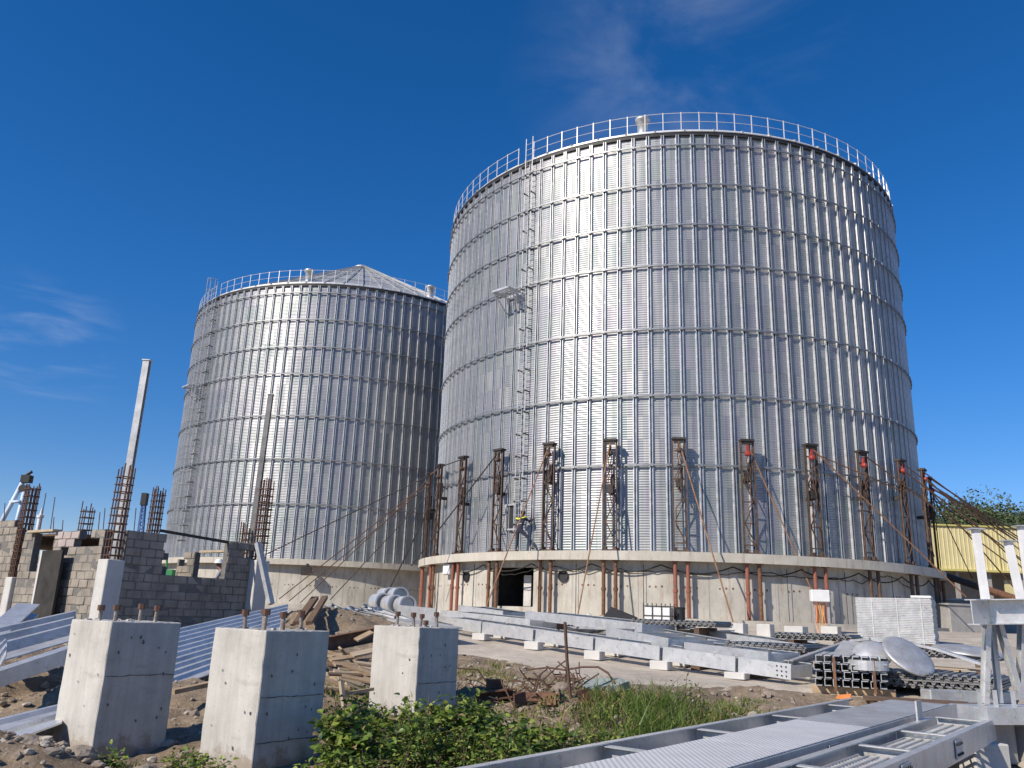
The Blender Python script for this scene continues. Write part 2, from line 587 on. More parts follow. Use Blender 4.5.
def make_silo(name, label, S, th_ladder, cage, railgap, vents):
    root = thing(name, label, 'silo', S)
    link('wall', SHARE['wall'], root)
    # upright stiffeners, one object each: the hundred that face the photographer
    face = math.atan2(-S.x, S.y)
    rest = MB()
    for k in range(120):
        a = (k + .5) * STEP
        dd = (a - face + pi) % (2 * pi) - pi
        if abs(dd) < rad(150):
            o = link('stiffener', SHARE['stiff'], root)
            o.rotation_euler = (0, 0, a)
        else:
            R3 = Matrix.Rotation(a, 3, 'Z')
            me = SHARE['stiff']
            rest.add([R3 @ v.co for v in me.vertices], [tuple(p.vertices) for p in me.polygons])
    o = rest.build('stiffener', M['stiff'], root)
    o['kind'] = 'stuff'
    for z in (18.35, 16.35, 14.35, 12.4, 9.45, 6.5, 3.54):
        o = link('wind_ring', SHARE['ring'], root)
        o.location.z = z
    # roof
    link('roof', SHARE['roof'], root)
    link('roof_cap', SHARE['cap'], root)
    link('eave_ring', SHARE['eave'], root)
    link('eave_shade_band', SHARE['shade_band'], root)
    for th, r in vents:
        v = link('roof_vent', SHARE['vent'], root)
        v.location = pol(rad(th) + face, r, SH + .15 + (12.85 - r) * .55)
    # guard rail round the eave
    g = MB()
    r = 12.72
    a0, a1 = face + rad(railgap[1]), face + rad(railgap[0]) + 2 * pi
    for hz, rr in ((.96, .015), (.50, .012)):
        n = 200
        pts = [pol(a0 + (a1 - a0) * i / n, r, SH + .12 + hz) for i in range(n + 1)]
        g.path(pts, rr, 5)
    gr = g.build('guard_rail', M['rail'], root)
    npst = 96
    for i in range(npst + 1):
        a = a0 + (a1 - a0) * i / npst
        p = link('rail_post', SHARE['post'], gr)
        p.location = pol(a, r, SH + .08)
        p.rotation_euler = (0, 0, a)
    kb = MB().ringbox(r - .012, r + .012, SH + .13, SH + .19, 200, a0, a1)
    kb.build('toe_board', M['rail'], gr)
    # ladder
    lad = MB()
    rl = SR_ + .27
    dth = .21 / rl
    for s in (-1, 1):
        lad.bar(pol(th_ladder + s * dth, rl, .9), pol(th_ladder + s * dth, rl, SH + 1.25), .038, .025, pol(th_ladder, 1))
    z = 1.0
    while z < SH + 1.1:
        lad.tube(pol(th_ladder - dth, rl, z), pol(th_ladder + dth, rl, z), .013, 5, caps=False)
        z += .3
    lo = lad.build('ladder', M['galv'], root)
    z = 1.2
    bme = None
    while z < SH:
        for s in (-1, 1):
            if bme is None:
                bme = MB().box((0, 0, 0), (.035, .32, .045)).box((0, -.15, 0), (.065, .04, .075)).mesh('ladder_bracket', M['dark'])
            o = link('ladder_bracket', bme, lo)
            o.location = pol(th_ladder + s * dth, SR_ + .15, z)
            o.rotation_euler = (0, 0, th_ladder)
        z += 1.0
    if cage:
        cg = MB()
        z = 2.3
        rad_c = .36
        while z < SH + 1.3:
            pts = []
            for i in range(11):
                t = -pi * .5 + pi * i / 10 - 0
                pts.append(pol(th_ladder + sin(t) * rad_c / rl, rl + .08 + cos(t) * .62, z))
            cg.path(pts, .02, 5)
            z += .9
        for i in (-.8, -.4, 0, .4, .8):
            t = i * pi / 2
            a = th_ladder + sin(t) * rad_c / rl
            cg.bar(pol(a, rl + .08 + cos(t) * .62, 2.3), pol(a, rl + .08 + cos(t) * .62, SH + 1.3), .035, .012, pol(a, 1))
        cg.build('safety_cage', M['galv_dull'], lo)
    return root


def silo_platform(root, th, z, out, wid):
    """little bracketed rest platform beside the ladder"""
    mb = MB()
    R3 = Matrix.Rotation(th, 3, 'Z')

    def L(x, y, zz):
        return R3 @ Vector((x, -(SR_ + y), 0)) + Vector((0, 0, z + zz))
    w = wid / 2
    for a, b in (((-w, .1), (-w, out)), ((w, .1), (w, out)), ((-w, out), (w, out)), ((-w, .14), (w, .14))):
        mb.bar(L(a[0], a[1], 0), L(b[0], b[1], 0), .05, .09)
    for i in range(6):
        x = -w + wid * (i + .5) / 6
        mb.bar(L(x, .1, .05), L(x, out, .05), .05, .015)
    for x in (-w, w):
        mb.bar(L(x, .1, -.85), L(x, out * .9, -.04), .045, .045)
        mb.bar(L(x, .09, -.9), L(x, .09, .1), .05, .05)
    p = mb.build('platform', M['galv'], root)
    k = MB()
    for zz in (.25, .5):
        k.bar(L(w, .14, -zz), L(w, out * .5, -zz), .02, .22)
    k.build('splash_plate', M['galv_dull'], p)
    return p


def make_foundation(name, label, S, zbot, door):
    root = thing(name, label, 'foundation', (S.x, S.y, zbot))
    H = S.z - zbot
    rw = SR_ + .32
    zs = [-.5, .0, .42, .9, 1.5, 2.04, H - .36]
    wl = MB()
    n = 360
    da, db = door if door else (999, 999)
    vs, fs = [], []
    for z in zs:
        for k in range(n):
            vs.append(pol(rad(k), rw, z))
    for i in range(len(zs) - 1):
        for k in range(n):
            k2 = (k + 1) % n
            deg = (k + 180) % 360 - 180
            if da <= deg < db and 2 <= i <= 4:
                continue
            fs.append((i * n + k, i * n + k2, (i + 1) * n + k2, (i + 1) * n + k))
    wl.add(vs, fs)
    # shutter joints and the row of tie holes with rust runs
    j = wl
    for k in range(0, 360, 6):
        a = rad(k + 2.0)
        deg = (k + 2 + 180) % 360 - 180
        if da - 1 < deg < db + 1:
            continue
        j.bar(pol(a, rw + .002, .05), pol(a, rw + .002, H - .4), .018, .012, pol(a, 1), 1)
    t = wl
    for k in range(0, 360, 6):
        for dx in (-1.1, 0, 1.1):
            a = rad(k + 5 + dx + RND.uniform(-.1, .1))
            deg = (math.degrees(a) + 180) % 360 - 180
            if da - 1 < deg < db + 1:
                continue
            zz = 1.32 + RND.uniform(-.02, .02)
            t.tube(pol(a, rw - .02, zz), pol(a, rw + .008, zz), .035 + RND.uniform(0, .012), 7, mi=2)
    wl.build('wall', [M['concrete'], M['cast_old'], M['rust']], root)
    lg = MB().ringbox(SR_ - .1, SR_ + .82, H - .36, H, 240)
    lg.build('ledge', M['ledge'], root)
    ft = MB().ringbox(rw - .1, SR_ + 1.25, -.6, .16, 240)
    ft.build('footing', M['ledge'], root)
    if door:
        d = MB()
        a0, a1 = rad(da), rad(db)
        q = []
        for r in (rw, rw - .35):
            for a in (a0, a1):
                for z in (.42, 2.04):
                    q.append(pol(a, r, z))
        d.add(q, [(0, 1, 5, 4), (2, 6, 7, 3), (0, 4, 6, 2), (1, 3, 7, 5)])
        d.build('door_reveal', M['ledge'], root)
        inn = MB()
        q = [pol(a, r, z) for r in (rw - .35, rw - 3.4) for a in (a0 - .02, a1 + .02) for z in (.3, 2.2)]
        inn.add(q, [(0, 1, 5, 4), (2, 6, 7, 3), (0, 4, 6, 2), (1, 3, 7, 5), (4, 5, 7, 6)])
        inn.build('tunnel', M['shade_and_door'], root)  # near-black colour paints the darkness inside the doorway
        pn = MB()
        am = a0 + (a1 - a0) * .62
        pn.bar(pol(am, rw - .75, .45), pol(am, rw - .75, 1.74), .40, .05, pol(am, 1))
        pn.build('pale_panel', M['cast'], root)
    return root


SHARE = {}


def build_silos():
    SHARE['wall'] = make_wall_mesh()
    # omega shaped stiffener standing on the wall, drawn at angle 0 (facing -y)
    prof = [(-.10, .010), (-.10, .016), (-.076, .018), (-.066, .105), (-.036, .105), (-.028, .02), (.028, .02), (.036, .105), (.066, .105), (.076, .018), (.10, .016), (.10, .010)]
    mb = MB()
    vs = [(x, -(SR_ + y), z) for z in (.0, SH - .1) for x, y in prof]
    n = len(prof)
    for i in range(n - 1):
        mb.add([vs[i], vs[i + 1], vs[n + i + 1], vs[n + i]], [(0, 1, 2, 3)], 1 if i in (4, 5, 6) else 0)  # inner channel faces coloured darker to paint the shade between the ridges
    # splice bolts
    for z in (2.0, 5.0, 8.0, 10.9, 13.4, 15.4, 17.4):
        mb.box((0, -(SR_ + .035), z), (.05, .02, .14), 0, 1)
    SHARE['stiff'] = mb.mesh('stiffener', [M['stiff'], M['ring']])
    mb = MB().ringbox(SR_ + .115, SR_ + .17, -.032, .032, 240)
    for k in range(120):
        a = (k + .5) * STEP
        mb.box(pol(a, SR_ + .145, 0), (.13, .08, .12), a)
    SHARE['ring'] = mb.mesh('wind_ring', M['ring'])
    # conical roof with folded seams
    mb = MB()
    ns = 60
    for k in range(ns):
        a0, a1 = 2 * pi * k / ns, 2 * pi * (k + 1) / ns
        for i in range(4):
            r0, r1 = 12.84 - 12.3 * i / 4, 12.84 - 12.3 * (i + 1) / 4
            lift = .02 * (4 - i)
            z0, z1 = SH + .05 + (12.84 - r0) * .545 + .0, SH + .05 + (12.84 - r1) * .545 - .02
            mb.add([pol(a0, r0, z0), pol(a1, r0, z0), pol(a1, r1, z1), pol(a0, r1, z1)], [(0, 1, 2, 3)])
        am = a0
        mb.bar(pol(am, 12.84, SH + .12), pol(am, .65, SH + .10 + 12.3 * .545), .05, .08)
    SHARE['roof'] = mb.mesh('roof', M['roof'])
    zt = SH + .1 + 12.3 * .545
    SHARE['cap'] = MB().lathe([(.75, zt - .2), (.75, zt + .05), (.4, zt + .16), (0, zt + .18)], 24).mesh('roof_cap', M['roof'])
    mb = MB().ringbox(SR_ - .02, SR_ + .13, SH + .03, SH + .07, 240)
    SHARE['eave'] = mb.mesh('eave_ring', M['galv_dull'])
    SHARE['shade_band'] = MB().ringbox(SR_ - .01, SR_ + .10, SH - .14, SH + .028, 240).mesh('eave_shade_band', M['black'])  # black band painting the shadow line under the roof overhang
    mb = MB().lathe([(.26, -.2), (.26, .62), (.36, .64), (.36, .76), (.2, .84), (0, .86)], 16)
    SHARE['vent'] = mb.mesh('roof_vent', M['galv'], True)
    mb = MB().box((0, 0, .52), (.036, .036, 1.04))
    mb.box((0, .02, .02), (.12, .12, .04))
    SHARE['post'] = mb.mesh('rail_post', M['rail'])

    a = make_silo('grain_silo', 'large nearer galvanised steel silo with rusty lifting jacks round its foot', S1, rad(-40.3), False, (-33.5, -29.0), ((-4, 11.7), (95, 11.8), (172, 11.5)))
    silo_platform(a, rad(-43.6), 12.05, 1.15, 1.0)
    mh = MB()
    R3 = Matrix.Rotation(rad(-42.6), 3, 'Z')
    for dx, dz, sx, sz in ((-.3, 0, .07, 1.15), (.3, 0, .07, 1.15), (0, .54, .53, .07), (0, -.54, .53, .07)):
        mh.box(R3 @ Vector((dx, -(SR_ + .09), 0)) + Vector((0, 0, 1.55 + dz)), (sx, .14, sz), rad(-42.6))
    hatch = mh.build('manhole_frame', M['galv_dull'], a)
    MB().box(R3 @ Vector((0, -(SR_ + .04), 1.55)), (.53, .05, 1.01), rad(-42.6)).build('manhole', M['black'], hatch)
    b = make_silo('grain_silo', 'farther galvanised silo with visible cone roof and caged ladder', S2, rad(-43.2), True, (-56.2, -53.0), ((-18, 12.0), (25, 12.0), (172, 11.5), (-110, 11.7)))
    silo_platform(b, rad(-46.3), 12.1, 1.15, 1.1)
    make_foundation('silo_foundation', 'ring foundation of pale concrete with doorway under the nearer silo', S1, EYE - .02, (-46, -36))
    f2 = make_foundation('silo_foundation', 'plain concrete ring foundation under the farther silo', S2, EYE + .1, None)
    ib = MB()
    f = rad(9)
    ib.box(pol(f, SR_ + .5, 1.85), (.55, .35, .62), f)
    ib.box(pol(f, SR_ + .5, 2.2), (.62, .42, .07), f)
    lamp = solo('flood_light', MB().box(S2 + pol(rad(4), SR_ + 1.0, -.75), (.6, .25, .5), rad(4)).box(S2 + pol(rad(4), SR_ + .9, -.4), (.1, .3, .25), rad(4)),
                M['dark'], 'black floodlight box fixed below the ledge of the farther silo', 'floodlight')
    lamp2 = solo('flood_light', MB().box(S2 + pol(rad(37), SR_ + .9, 3.3), (.45, .35, .45), rad(37)).tube(S2 + pol(rad(37), SR_ + .1, 3.1), S2 + pol(rad(37), SR_ + .9, 3.1), .04),
                 M['dark'], 'small black lamp box on the farther silo wall behind the guy rods', 'floodlight')


# ------------------------------------------------------------------ lifting jacks round the near silo
JTH = [-80.7, -68.6, -56.6, -44.8, -32.7, -20.7, -8.6, 3.3, 15.4, 27.2, 39.4, 51.4, 62.8]
JH = 4.5


def build_jacks():
    def pr(mb, name, mat):
        return mb.mesh(name, mat)
    up = MB().chan((0, 0, .08), (0, 0, JH), .10, .055, .013, (0, 1, 0), 1)
    me_up = up.mesh('upright', M['jack'])
    lat = MB()
    z, k = .35, 0
    while z < JH - .9:
        s = 1 if k % 2 else -1
        lat.bar((-.2 * s, 0, z), (.2 * s, 0, z + .85), .04, .04)
        lat.bar((-.2, 0, z), (.2, 0, z), .045, .045)
        z += .85
        k += 1
    lat.bar((-.2, 0, JH - .45), (.2, 0, JH - .45), .04, .05)
    me_lat = lat.mesh('lattice', M['jack'])
    top = MB().box((0, 0, JH + .04), (.56, .30, .09)).box((0, -.04, JH - .06), (.40, .12, .12))
    me_top = top.mesh('top_plate', M['dark'])
    foot = MB().box((0, 0, .03), (.62, .42, .06)).box((-.2, 0, .12), (.12, .2, .14)).box((.2, 0, .12), (.12, .2, .14))
    for x in (-.26, .26):
        for y in (-.16, .16):
            foot.tube((x, y, .05), (x, y, .12), .022, 6)
    me_foot = foot.mesh('foot_plate', M['jack'])
    hoist = MB().lathe([(0, -.12), (.08, -.12), (.11, -.07), (.11, .06), (.08, .11), (0, .12)], 12, (0, -.08, JH - .45), M3=Matrix.Rotation(pi / 2, 3, 'X'))
    hoist.box((0, -.06, JH - .22), (.09, .09, .24))
    me_hoist = hoist.mesh('chain_hoist', M['red'])
    me_hoist2 = hoist.mesh('chain_hoist', M['jack'])
    chains = []
    for vv in range(5):
        ch = MB()
        q = random.Random(60 + vv)
        for sx, zb in ((.05, q.uniform(1.6, 2.5)), (-.05, q.uniform(2.2, 3.0))):
            pts = [(sx + .03 * sin(i * 1.7 + vv), -.10 + .03 * cos(i * 2.1 + vv), JH - .55 - (JH - .55 - zb) * i / 12) for i in range(13)]
            ch.path(pts, .022, 5)
        z = 2.1
        pts = []
        while z > .2:
            pts.append((q.uniform(-.2, .2), -.11, z))
            z -= q.uniform(.25, .5)
        ch.path(pts, .022, 5)
        chains.append(ch.mesh('chain', M['rebar']))
    me_ch = chains[0]
    cas = []
    for dz in (0, -.25, .3):
        ca = MB().box((0, .02, 2.75 + dz), (.26, .24, .34)).box((0, .22, 2.6 + dz), (.12, .4, .14)).box((.1, .05, 3.1 + dz), (.12, .2, .5))
        cas.append(ca.mesh('carriage', M['dark']))
    me_ca = cas[0]

    proto = thing('lifting_jack', 'x', 'lifting jack')
    for s in (-1, 1):
        o = link('upright', me_up, proto)
        o.location = (.23 * s, 0, 0)
        if s > 0:
            o.rotation_euler = (0, 0, pi)
    for nm, me in (('lattice', me_lat), ('top_plate', me_top), ('foot_plate', me_foot), ('chain_hoist', me_hoist), ('chain', me_ch), ('carriage', me_ca)):
        link(nm, me, proto)
    n = len(JTH)
    extra = {0: 'rusty lifting jack at the left edge of the near silo, {} of its row', 12: 'lifting jack in profile at the right edge of the near silo, {} from the left'}
    near = {3: 'rusty lifting jack on the ledge above the dark doorway, {} from left', 4: 'rusty lifting jack right of the worker on the ledge, {} from left'}
    for i, th in enumerate(JTH):
        o = proto if i == 0 else copy_tree(proto)
        a = rad(th)
        o.location = S1 + pol(a, SR_ + .50, 0)
        o.rotation_euler = (0, 0, a)
        t = extra.get(i) or near.get(i) or 'rusty lattice lifting jack on the concrete ledge, {} from the left of the row'
        for c in o.children:
            nm = c.name.split('.')[0]
            if nm == 'chain':
                c.data = chains[(i * 3) % 5]
            elif nm == 'carriage':
                c.data = cas[(i * 2) % 3]
            elif nm == 'chain_hoist':
                c.data = me_hoist if i >= 7 else me_hoist2
                c.location.z = RND.uniform(-.12, .05)
        tag(o, t.format(ORD[i]), 'lifting jack', 'lifting jacks round the near silo')
    # tall dark mast at the right edge
    mb = MB()
    a = rad(80)
    base = S1 + pol(a, SR_ + .50, 0)
    for sx in (-1, 1):
        for sy in (-1, 1):
            mb.box(base + Vector((sx * .22, sy * .22, 2.05)), (.09, .09, 4.7))
    for z in range(9):
        zz = -.2 + z * .5
        mb.bar(base + Vector((-.22, -.22, zz)), base + Vector((.22, -.22, zz + .5)), .05, .05)
        mb.bar(base + Vector((-.22, .22, zz)), base + Vector((-.22, -.22, zz + .5)), .05, .05)
        mb.box(base + Vector((0, 0, zz + .25)), (.42, .42, .498))
    mb.box(base + Vector((0, 0, 4.5)), (.3, .3, .35))
    solo('jack_mast', mb, M['black'], 'solid black mast standing at the right edge of the near silo', 'mast')

    # props under the ledge, pairs below each jack
    H = S1.z - .36 - (EYE + .14)
    pt = MB().tube((0, 0, .02), (0, 0, H - .02), .075, 10)
    pt.tube((0, 0, H * .45), (0, 0, H * .5), .10, 10)
    me_pr = {m: pt.mesh('tube', M[m]) for m in ('primer', 'rust', 'jack')}
    pl = MB().box((0, 0, .012), (.26, .26, .024))
    me_pl = pl.mesh('end_plate', M['rust'])
    first = True
    for i, th in enumerate(JTH):
        for s in (-1, 1):
            col = 'primer' if (i in (0, 6, 7, 8) or (i == 2) or (i == 1 and s < 0)) and not (i == 7 and s > 0) else 'rust'
            if i in (9, 10, 11, 12):
                col = 'jack' if i < 12 else 'rust'
            o = thing('prop_post', '{} steel prop, {} of the pair below the {} jack from left'.format(
                {'primer': 'red-painted', 'rust': 'rusty brown', 'jack': 'dark brown'}[col], 'left' if s < 0 else 'right', ORD[i]), 'prop',
                S1 + pol(rad(th + s * 1.05), SR_ + .62, 0), rad(th), 'steel props under the ledge of the near silo')
            o.location.z = EYE + .14
            link('tube', me_pr[col], o)
            link('end_plate', me_pl, o)
            e = link('end_plate', me_pl, o)
            e.location.z = H - .024

    # guy rods from the jack heads to the ground
    def rod(p, q, label, r=.022, mat='rod', sag=0.0):
        r *= 1.35
        pts = [Vector(p).lerp(Vector(q), i / 8) - Vector((0, 0, sag * 4 * (i / 8) * (1 - i / 8))) for i in range(9)]
        solo('guy_rod', MB().path(pts, r, 6), M[mat], label, 'guy rod', 'guy rods bracing the lifting jacks', base=Vector(q))

    def jt(i, dz=0):
        return S1 + pol(rad(JTH[i]), SR_ + .55, JH - .05 + dz)

    def gnd(px, py, y):
        p = at(px, py, y)
        p.z = max(p.z, G(p.x, p.y) - .02)
        return p
    rod(jt(4), gnd(484, 612, 33.0), 'rusty rod slanting down across the dark doorway to the left')
    rod(jt(5), gnd(577.6, 616, 31.0), 'rusty rod slanting down left of the third pair of props right of the doorway')
    rod(jt(6), gnd(733, 622, 31.0), 'long rusty rod slanting down to the right, ending left of the concrete cubes')
    rod(jt(7), gnd(816, 600, 33.0), 'rusty rod slanting down to the white switch box')
    rod(jt(8), at(966, 597, 34.0), 'long rusty rod crossing the right end of the ledge')
    rod(jt(9), at(1012, 566, 40.0), 'rusty rod crossing the yellow wall low, behind the first white post')
    rod(jt(10), at(1034, 560, 44), 'rusty rod crossing the yellow wall high, starting third jack from right')
    rod(jt(11), at(1036, 556, 50), 'rusty rod against the trees from the second jack from right')
    rod(jt(12, .1), at(1030, 545, 52), 'uppermost rusty rod against the sky and trees at right', .03)
    rod(jt(12, -.4), at(1036, 540, 54), 'second rusty rod under the uppermost one at right', .03)
    rod(jt(12, -.9), at(1032, 566, 54), 'dark thin rod lowest of the bundle at right', .02, 'dark')
    rod(jt(12, -.6), at(972, 578, 52), 'short dark rod ending on the yellow wall at right', .02, 'dark')
    for k, (i, px, py, y, dz) in enumerate(((12, 1040, 553, 50, -.2), (12, 1050, 562, 49, -.35), (11, 1030, 575, 46, -.2), (10, 1044, 578, 42, -.3), (11, 1016, 590, 42, -.6))):
        rod(jt(i, dz), at(px, py, y), 'rusty rod in the fan right of the near silo, {} of the extra ones'.format(ORD[k]), .026)
    rod(jt(0, -.2), at(300, 603, 44), 'rusty rod left of the near silo ending right of the dark rusty pair', .018, 'rebar')
    rod(jt(0, -1.0), at(330, 600, 42), 'thin dark rod steepest of those left of the near silo', .02, 'dark')
    rod(jt(0), at(264.6, 555, 48), 'black thin rod highest of those left of the near silo', .022, 'dark')
    rod(jt(0, -.3), at(279, 599, 46), 'dark rusty rod running down to the ground left, outer of two', .02, 'rebar')
    rod(jt(0, -.5), at(289, 601, 45), 'dark rusty rod running down to the ground left, inner of two', .02, 'rebar')
    rod(jt(0, -1.9), at(386.6, 595, 38), 'short dark rod ending at the white pipes', .03, 'dark')
    rod(jt(1), jt(2), 'thin black rod tying the second and third jack heads', .018, 'dark')
    rod(jt(0), jt(1), 'thin rusty rod tying the first and second jack heads', .018)
    rod(jt(3), at(411, 566, 38.5), 'dark rod from above the doorway down to the left ledge end', .022, 'dark')
    rod(jt(8, -.2), jt(10, -1.3), 'rusty rod passing behind the jacks on the right side', .02)
    # long mottled pipe leaning off the ledge at the right
    solo('leaning_pipe', MB().tube(at(940, 574, 46), at(1018, 600, 36), .17, 10), M['rust'], 'mottled rusty pipe leaning from the ledge below the yellow wall', 'pipe')
    # cable draped under the ledge
    pts = []
    for i in range(0, 161):
        th = -60 + i * .8
        ph = (th % 12) / 12
        pts.append(S1 + pol(rad(th), SR_ + .50, -.50 - .30 * 4 * ph * (1 - ph)))
    solo('power_cable', MB().path(pts, .028, 5), M['rubber'], 'black cable drooping in loops under the concrete ledge', 'cable')
    # a second, thinner hose with irregular drops
    rq = random.Random(4)
    pts = []
    for i in range(0, 90):
        th = -48 + i * 1.0
        pts.append(S1 + pol(rad(th), SR_ + .42, -.75 - .35 * mnoise.noise((th * .11, 1, 2)) - .12 * mnoise.noise((th * .5, 4, 2))))
    solo('power_cable', MB().path(pts, .018, 5), M['rubber'], 'thinner black hose wandering along the foundation wall under the ledge', 'cable')
    for k, th in enumerate((-51, -27, -15, 9.5, 21, 33)):
        a = rad(th)
        p = S1 + pol(a, SR_ + .40, -.5)
        pts = [p + pol(a + rq.uniform(-.012, .012), .06, 0) * 1.0 - Vector((0, 0, (2.0 * i / 6))) - S1 * 0 for i in range(7)]
        solo('hanging_wire', MB().path(pts, .013, 4), M['rubber'], 'loose black wire hanging down the foundation wall, {} from the left'.format(ORD[k]), 'wire')
    # pipe stubs in the foundation wall
    for th, zz, w in ((-54.2, 1.66, 'left'), (-29.7, 1.65, 'right')):
        a = rad(th)
        p = S1 + pol(a, SR_ + .2, 0)
        p.z = EYE + zz
        q = S1 + pol(a, SR_ + .42, 0)
        q.z = p.z
        o = solo('pipe_stub', MB().lathe([(.0, -.05), (.19, -.05), (.19, .0), (.23, 0), (.23, -.2)], 20, q, M3=Matrix.Rotation(a, 3, 'Z') @ Matrix.Rotation(pi / 2, 3, 'X')), M['black'],
                 'round black pipe hole in the pale foundation wall, {} of the doorway'.format(w), 'pipe hole')
    # white junction box on the wall
    a = rad(-60.5)
    p = S1 + pol(a, SR_ + .5, 0)
    p.z = EYE + 2.0
    bx = thing('junction_box', 'grey white junction box on the wall between left props', 'box', p, a)
    MB().bbox((0, 0, 0), (.75, .25, .5), 0, .02).build('case', M['galv_dull'], bx)
    MB().box((0, -.135, 0), (.66, .02, .42)).build('lid', M['white'], bx)
# ------------------------------------------------------------------ ground and road
ROAD_EDGE = None


def axis(lo, hi, step, far, grow=1.35):
    a = []
    x = lo
    while x <= hi + 1e-6:
        a.append(x)
        x += step
    s = step
    left, right = [], []
    x = lo
    while x > -far:
        s *= grow
        x -= s
        left.append(x)
    s = step
    x = a[-1]
    while x < far:
        s *= grow
        x += s
        right.append(x)
    return left[::-1] + a + right


def seg_side(x, y, pts):
    """signed distance to the road's near edge (polyline running left to right); positive beyond it"""
    best = 1e9
    sgn = 1
    for (x0, y0), (x1, y1) in zip(pts[:-1], pts[1:]):
        dx, dy = x1 - x0, y1 - y0
        t = max(0, min(1, ((x - x0) * dx + (y - y0) * dy) / (dx * dx + dy * dy)))
        ex, ey = x - x0 - t * dx, y - y0 - t * dy
        d = math.hypot(ex, ey)
        if d < best - 1e-9:
            best = d
            sgn = 1 if dx * (y - y0) - dy * (x - x0) > 0 else -1
    return best * sgn


def road_near_edge():
    p = [gp(450, 653), gp(520, 667), gp(588, 683), gp(680, 690), gp(760, 691), gp(850, 699)]
    q = [(v.x, v.y) for v in p]
    q = [(-9.0, 31.0), (-4.2, 25.5)] + q + [(6.6, 10.5), (6.0, 7.0), (5.5, -5)]
    return q


def gz(x, y):
    """terrain with its roughness, as the ground mesh has it"""
    d = seg_side(x, y, ROAD_EDGE)
    rough = max(0.0, min(1.0, (.5 - d) / .9))
    amp = .15 * rough * max(0, min(1, (45 - y) / 15)) + .008
    z = G(x, y)
    z += amp * (mnoise.noise((x * .9, y * .9, 3.1)) + .6 * mnoise.noise((x * 2.3, y * 2.3, 1.7)) + .45 * mnoise.noise((x * 5.1, y * 5.1, 7.0)) + .3 * mnoise.noise((x * 11, y * 11, 2)))
    return z, rough


def build_ground():
    global ROAD_EDGE
    ROAD_EDGE = road_near_edge()
    xs = axis(-13, 14, .11, 900)
    ys = axis(5.5, 34, .11, 900)
    vs, msk = [], []
    for y in ys:
        for x in xs:
            z, rough = gz(x, y)
            vs.append((x, y, z))
    nx = len(xs)
    fs = [(j * nx + i, j * nx + i + 1, (j + 1) * nx + i + 1, (j + 1) * nx + i) for j in range(len(ys) - 1) for i in range(nx - 1)]
    me = bpy.data.meshes.new('ground')
    me.from_pydata(vs, [], fs)
    me.polygons.foreach_set('use_smooth', [True] * len(fs))
    m, nt, b = base_mat('dry_earth')
    f = tex_noise(nt, .9, 9, .7)
    f2 = tex_noise(nt, 7, 7, .7)
    f3 = tex_noise(nt, 34, 5, .7)
    c = ramp(nt, f, [(.3, (.24, .20, .15)), (.5, (.36, .31, .245)), (.7, (.47, .42, .345))])
    c = mixc(nt, .65, c, ramp(nt, f2, [(.32, (.14, .10, .07)), (.5, (.30, .25, .2)), (.68, (.5, .46, .4))]), 'OVERLAY')
    c = mixc(nt, .5, c, ramp(nt, f3, [(.35, (.2, .17, .14)), (.65, (.62, .58, .52))]), 'OVERLAY')
    nt.links.new(c, b.inputs['Base Color'])
    b.inputs['Roughness'].default_value = .95
    add_bump(nt, b, tex_noise(nt, 22, 8, .75), .7, .04)
    me.materials.append(m)
    o = link('ground', me)
    tag(o, kind='structure')
    # the dusty yard road, a sheet just above the earth
    vs, fs, keep = [], [], {}
    xr = axis(-8, 12, .10, 60, 1.3)
    yr = axis(8, 30, .10, 40, 1.3)
    idx = {}
    for j, y in enumerate(yr):
        for i, x in enumerate(xr):
            d = seg_side(x, y, ROAD_EDGE) + .35 * mnoise.noise((x * .8, y * .8, 0)) + .2 * mnoise.noise((x * 2.6, y * 2.6, 5))
            if d > .12 and y < 44 and x < 60 and x > -12 and not (x < -6 and y < 27):
                idx[(i, j)] = len(vs)
                vs.append((x, y, G(x, y) + .028 + .012 * mnoise.noise((x * 1.1, y * 1.1, 9)) - max(0, .05 * (1 - d / .5))))
    for j in range(len(yr) - 1):
        for i in range(len(xr) - 1):
            q = [(i, j), (i + 1, j), (i + 1, j + 1), (i, j + 1)]
            if all(k in idx for k in q):
                fs.append(tuple(idx[k] for k in q))
    me = bpy.data.meshes.new('yard_road')
    me.from_pydata(vs, [], fs)
    me.polygons.foreach_set('use_smooth', [True] * len(fs))
    m, nt, b = base_mat('dusty_concrete_yard')
    f = tex_noise(nt, .55, 9, .7)
    c = ramp(nt, f, [(.3, (.36, .325, .275)), (.5, (.48, .44, .38)), (.7, (.57, .535, .475))])
    f2 = tex_noise(nt, 3.0, 8, .72, stretch=(1, 1, 1))
    c = mixc(nt, .55, c, ramp(nt, f2, [(.3, (.28, .25, .22)), (.7, (.62, .6, .57))]), 'OVERLAY')
    f4 = tex_noise(nt, 1.6, 6, .6)
    c = mixc(nt, ramp(nt, f4, [(.58, (0, 0, 0)), (.72, (.5, .5, .5))]), c, (.32, .27, .21))
    tr = tex_noise(nt, 1.0, 5, .6, stretch=(.25, 1.6, 1))
    c = mixc(nt, ramp(nt, tr, [(.56, (0, 0, 0)), (.68, (.5, .5, .5))]), c, (.30, .26, .21))
    f3 = tex_noise(nt, 60, 3, .6)
    c = mixc(nt, .4, c, ramp(nt, f3, [(.4, (.3, .29, .27)), (.6, (.62, .6, .58))]), 'OVERLAY')
    nt.links.new(c, b.inputs['Base Color'])
    b.inputs['Roughness'].default_value = .92
    add_bump(nt, b, tex_noise(nt, 14, 8, .7), .45, .02)
    me.materials.append(m)
    tag(link('yard_road', me), kind='structure')
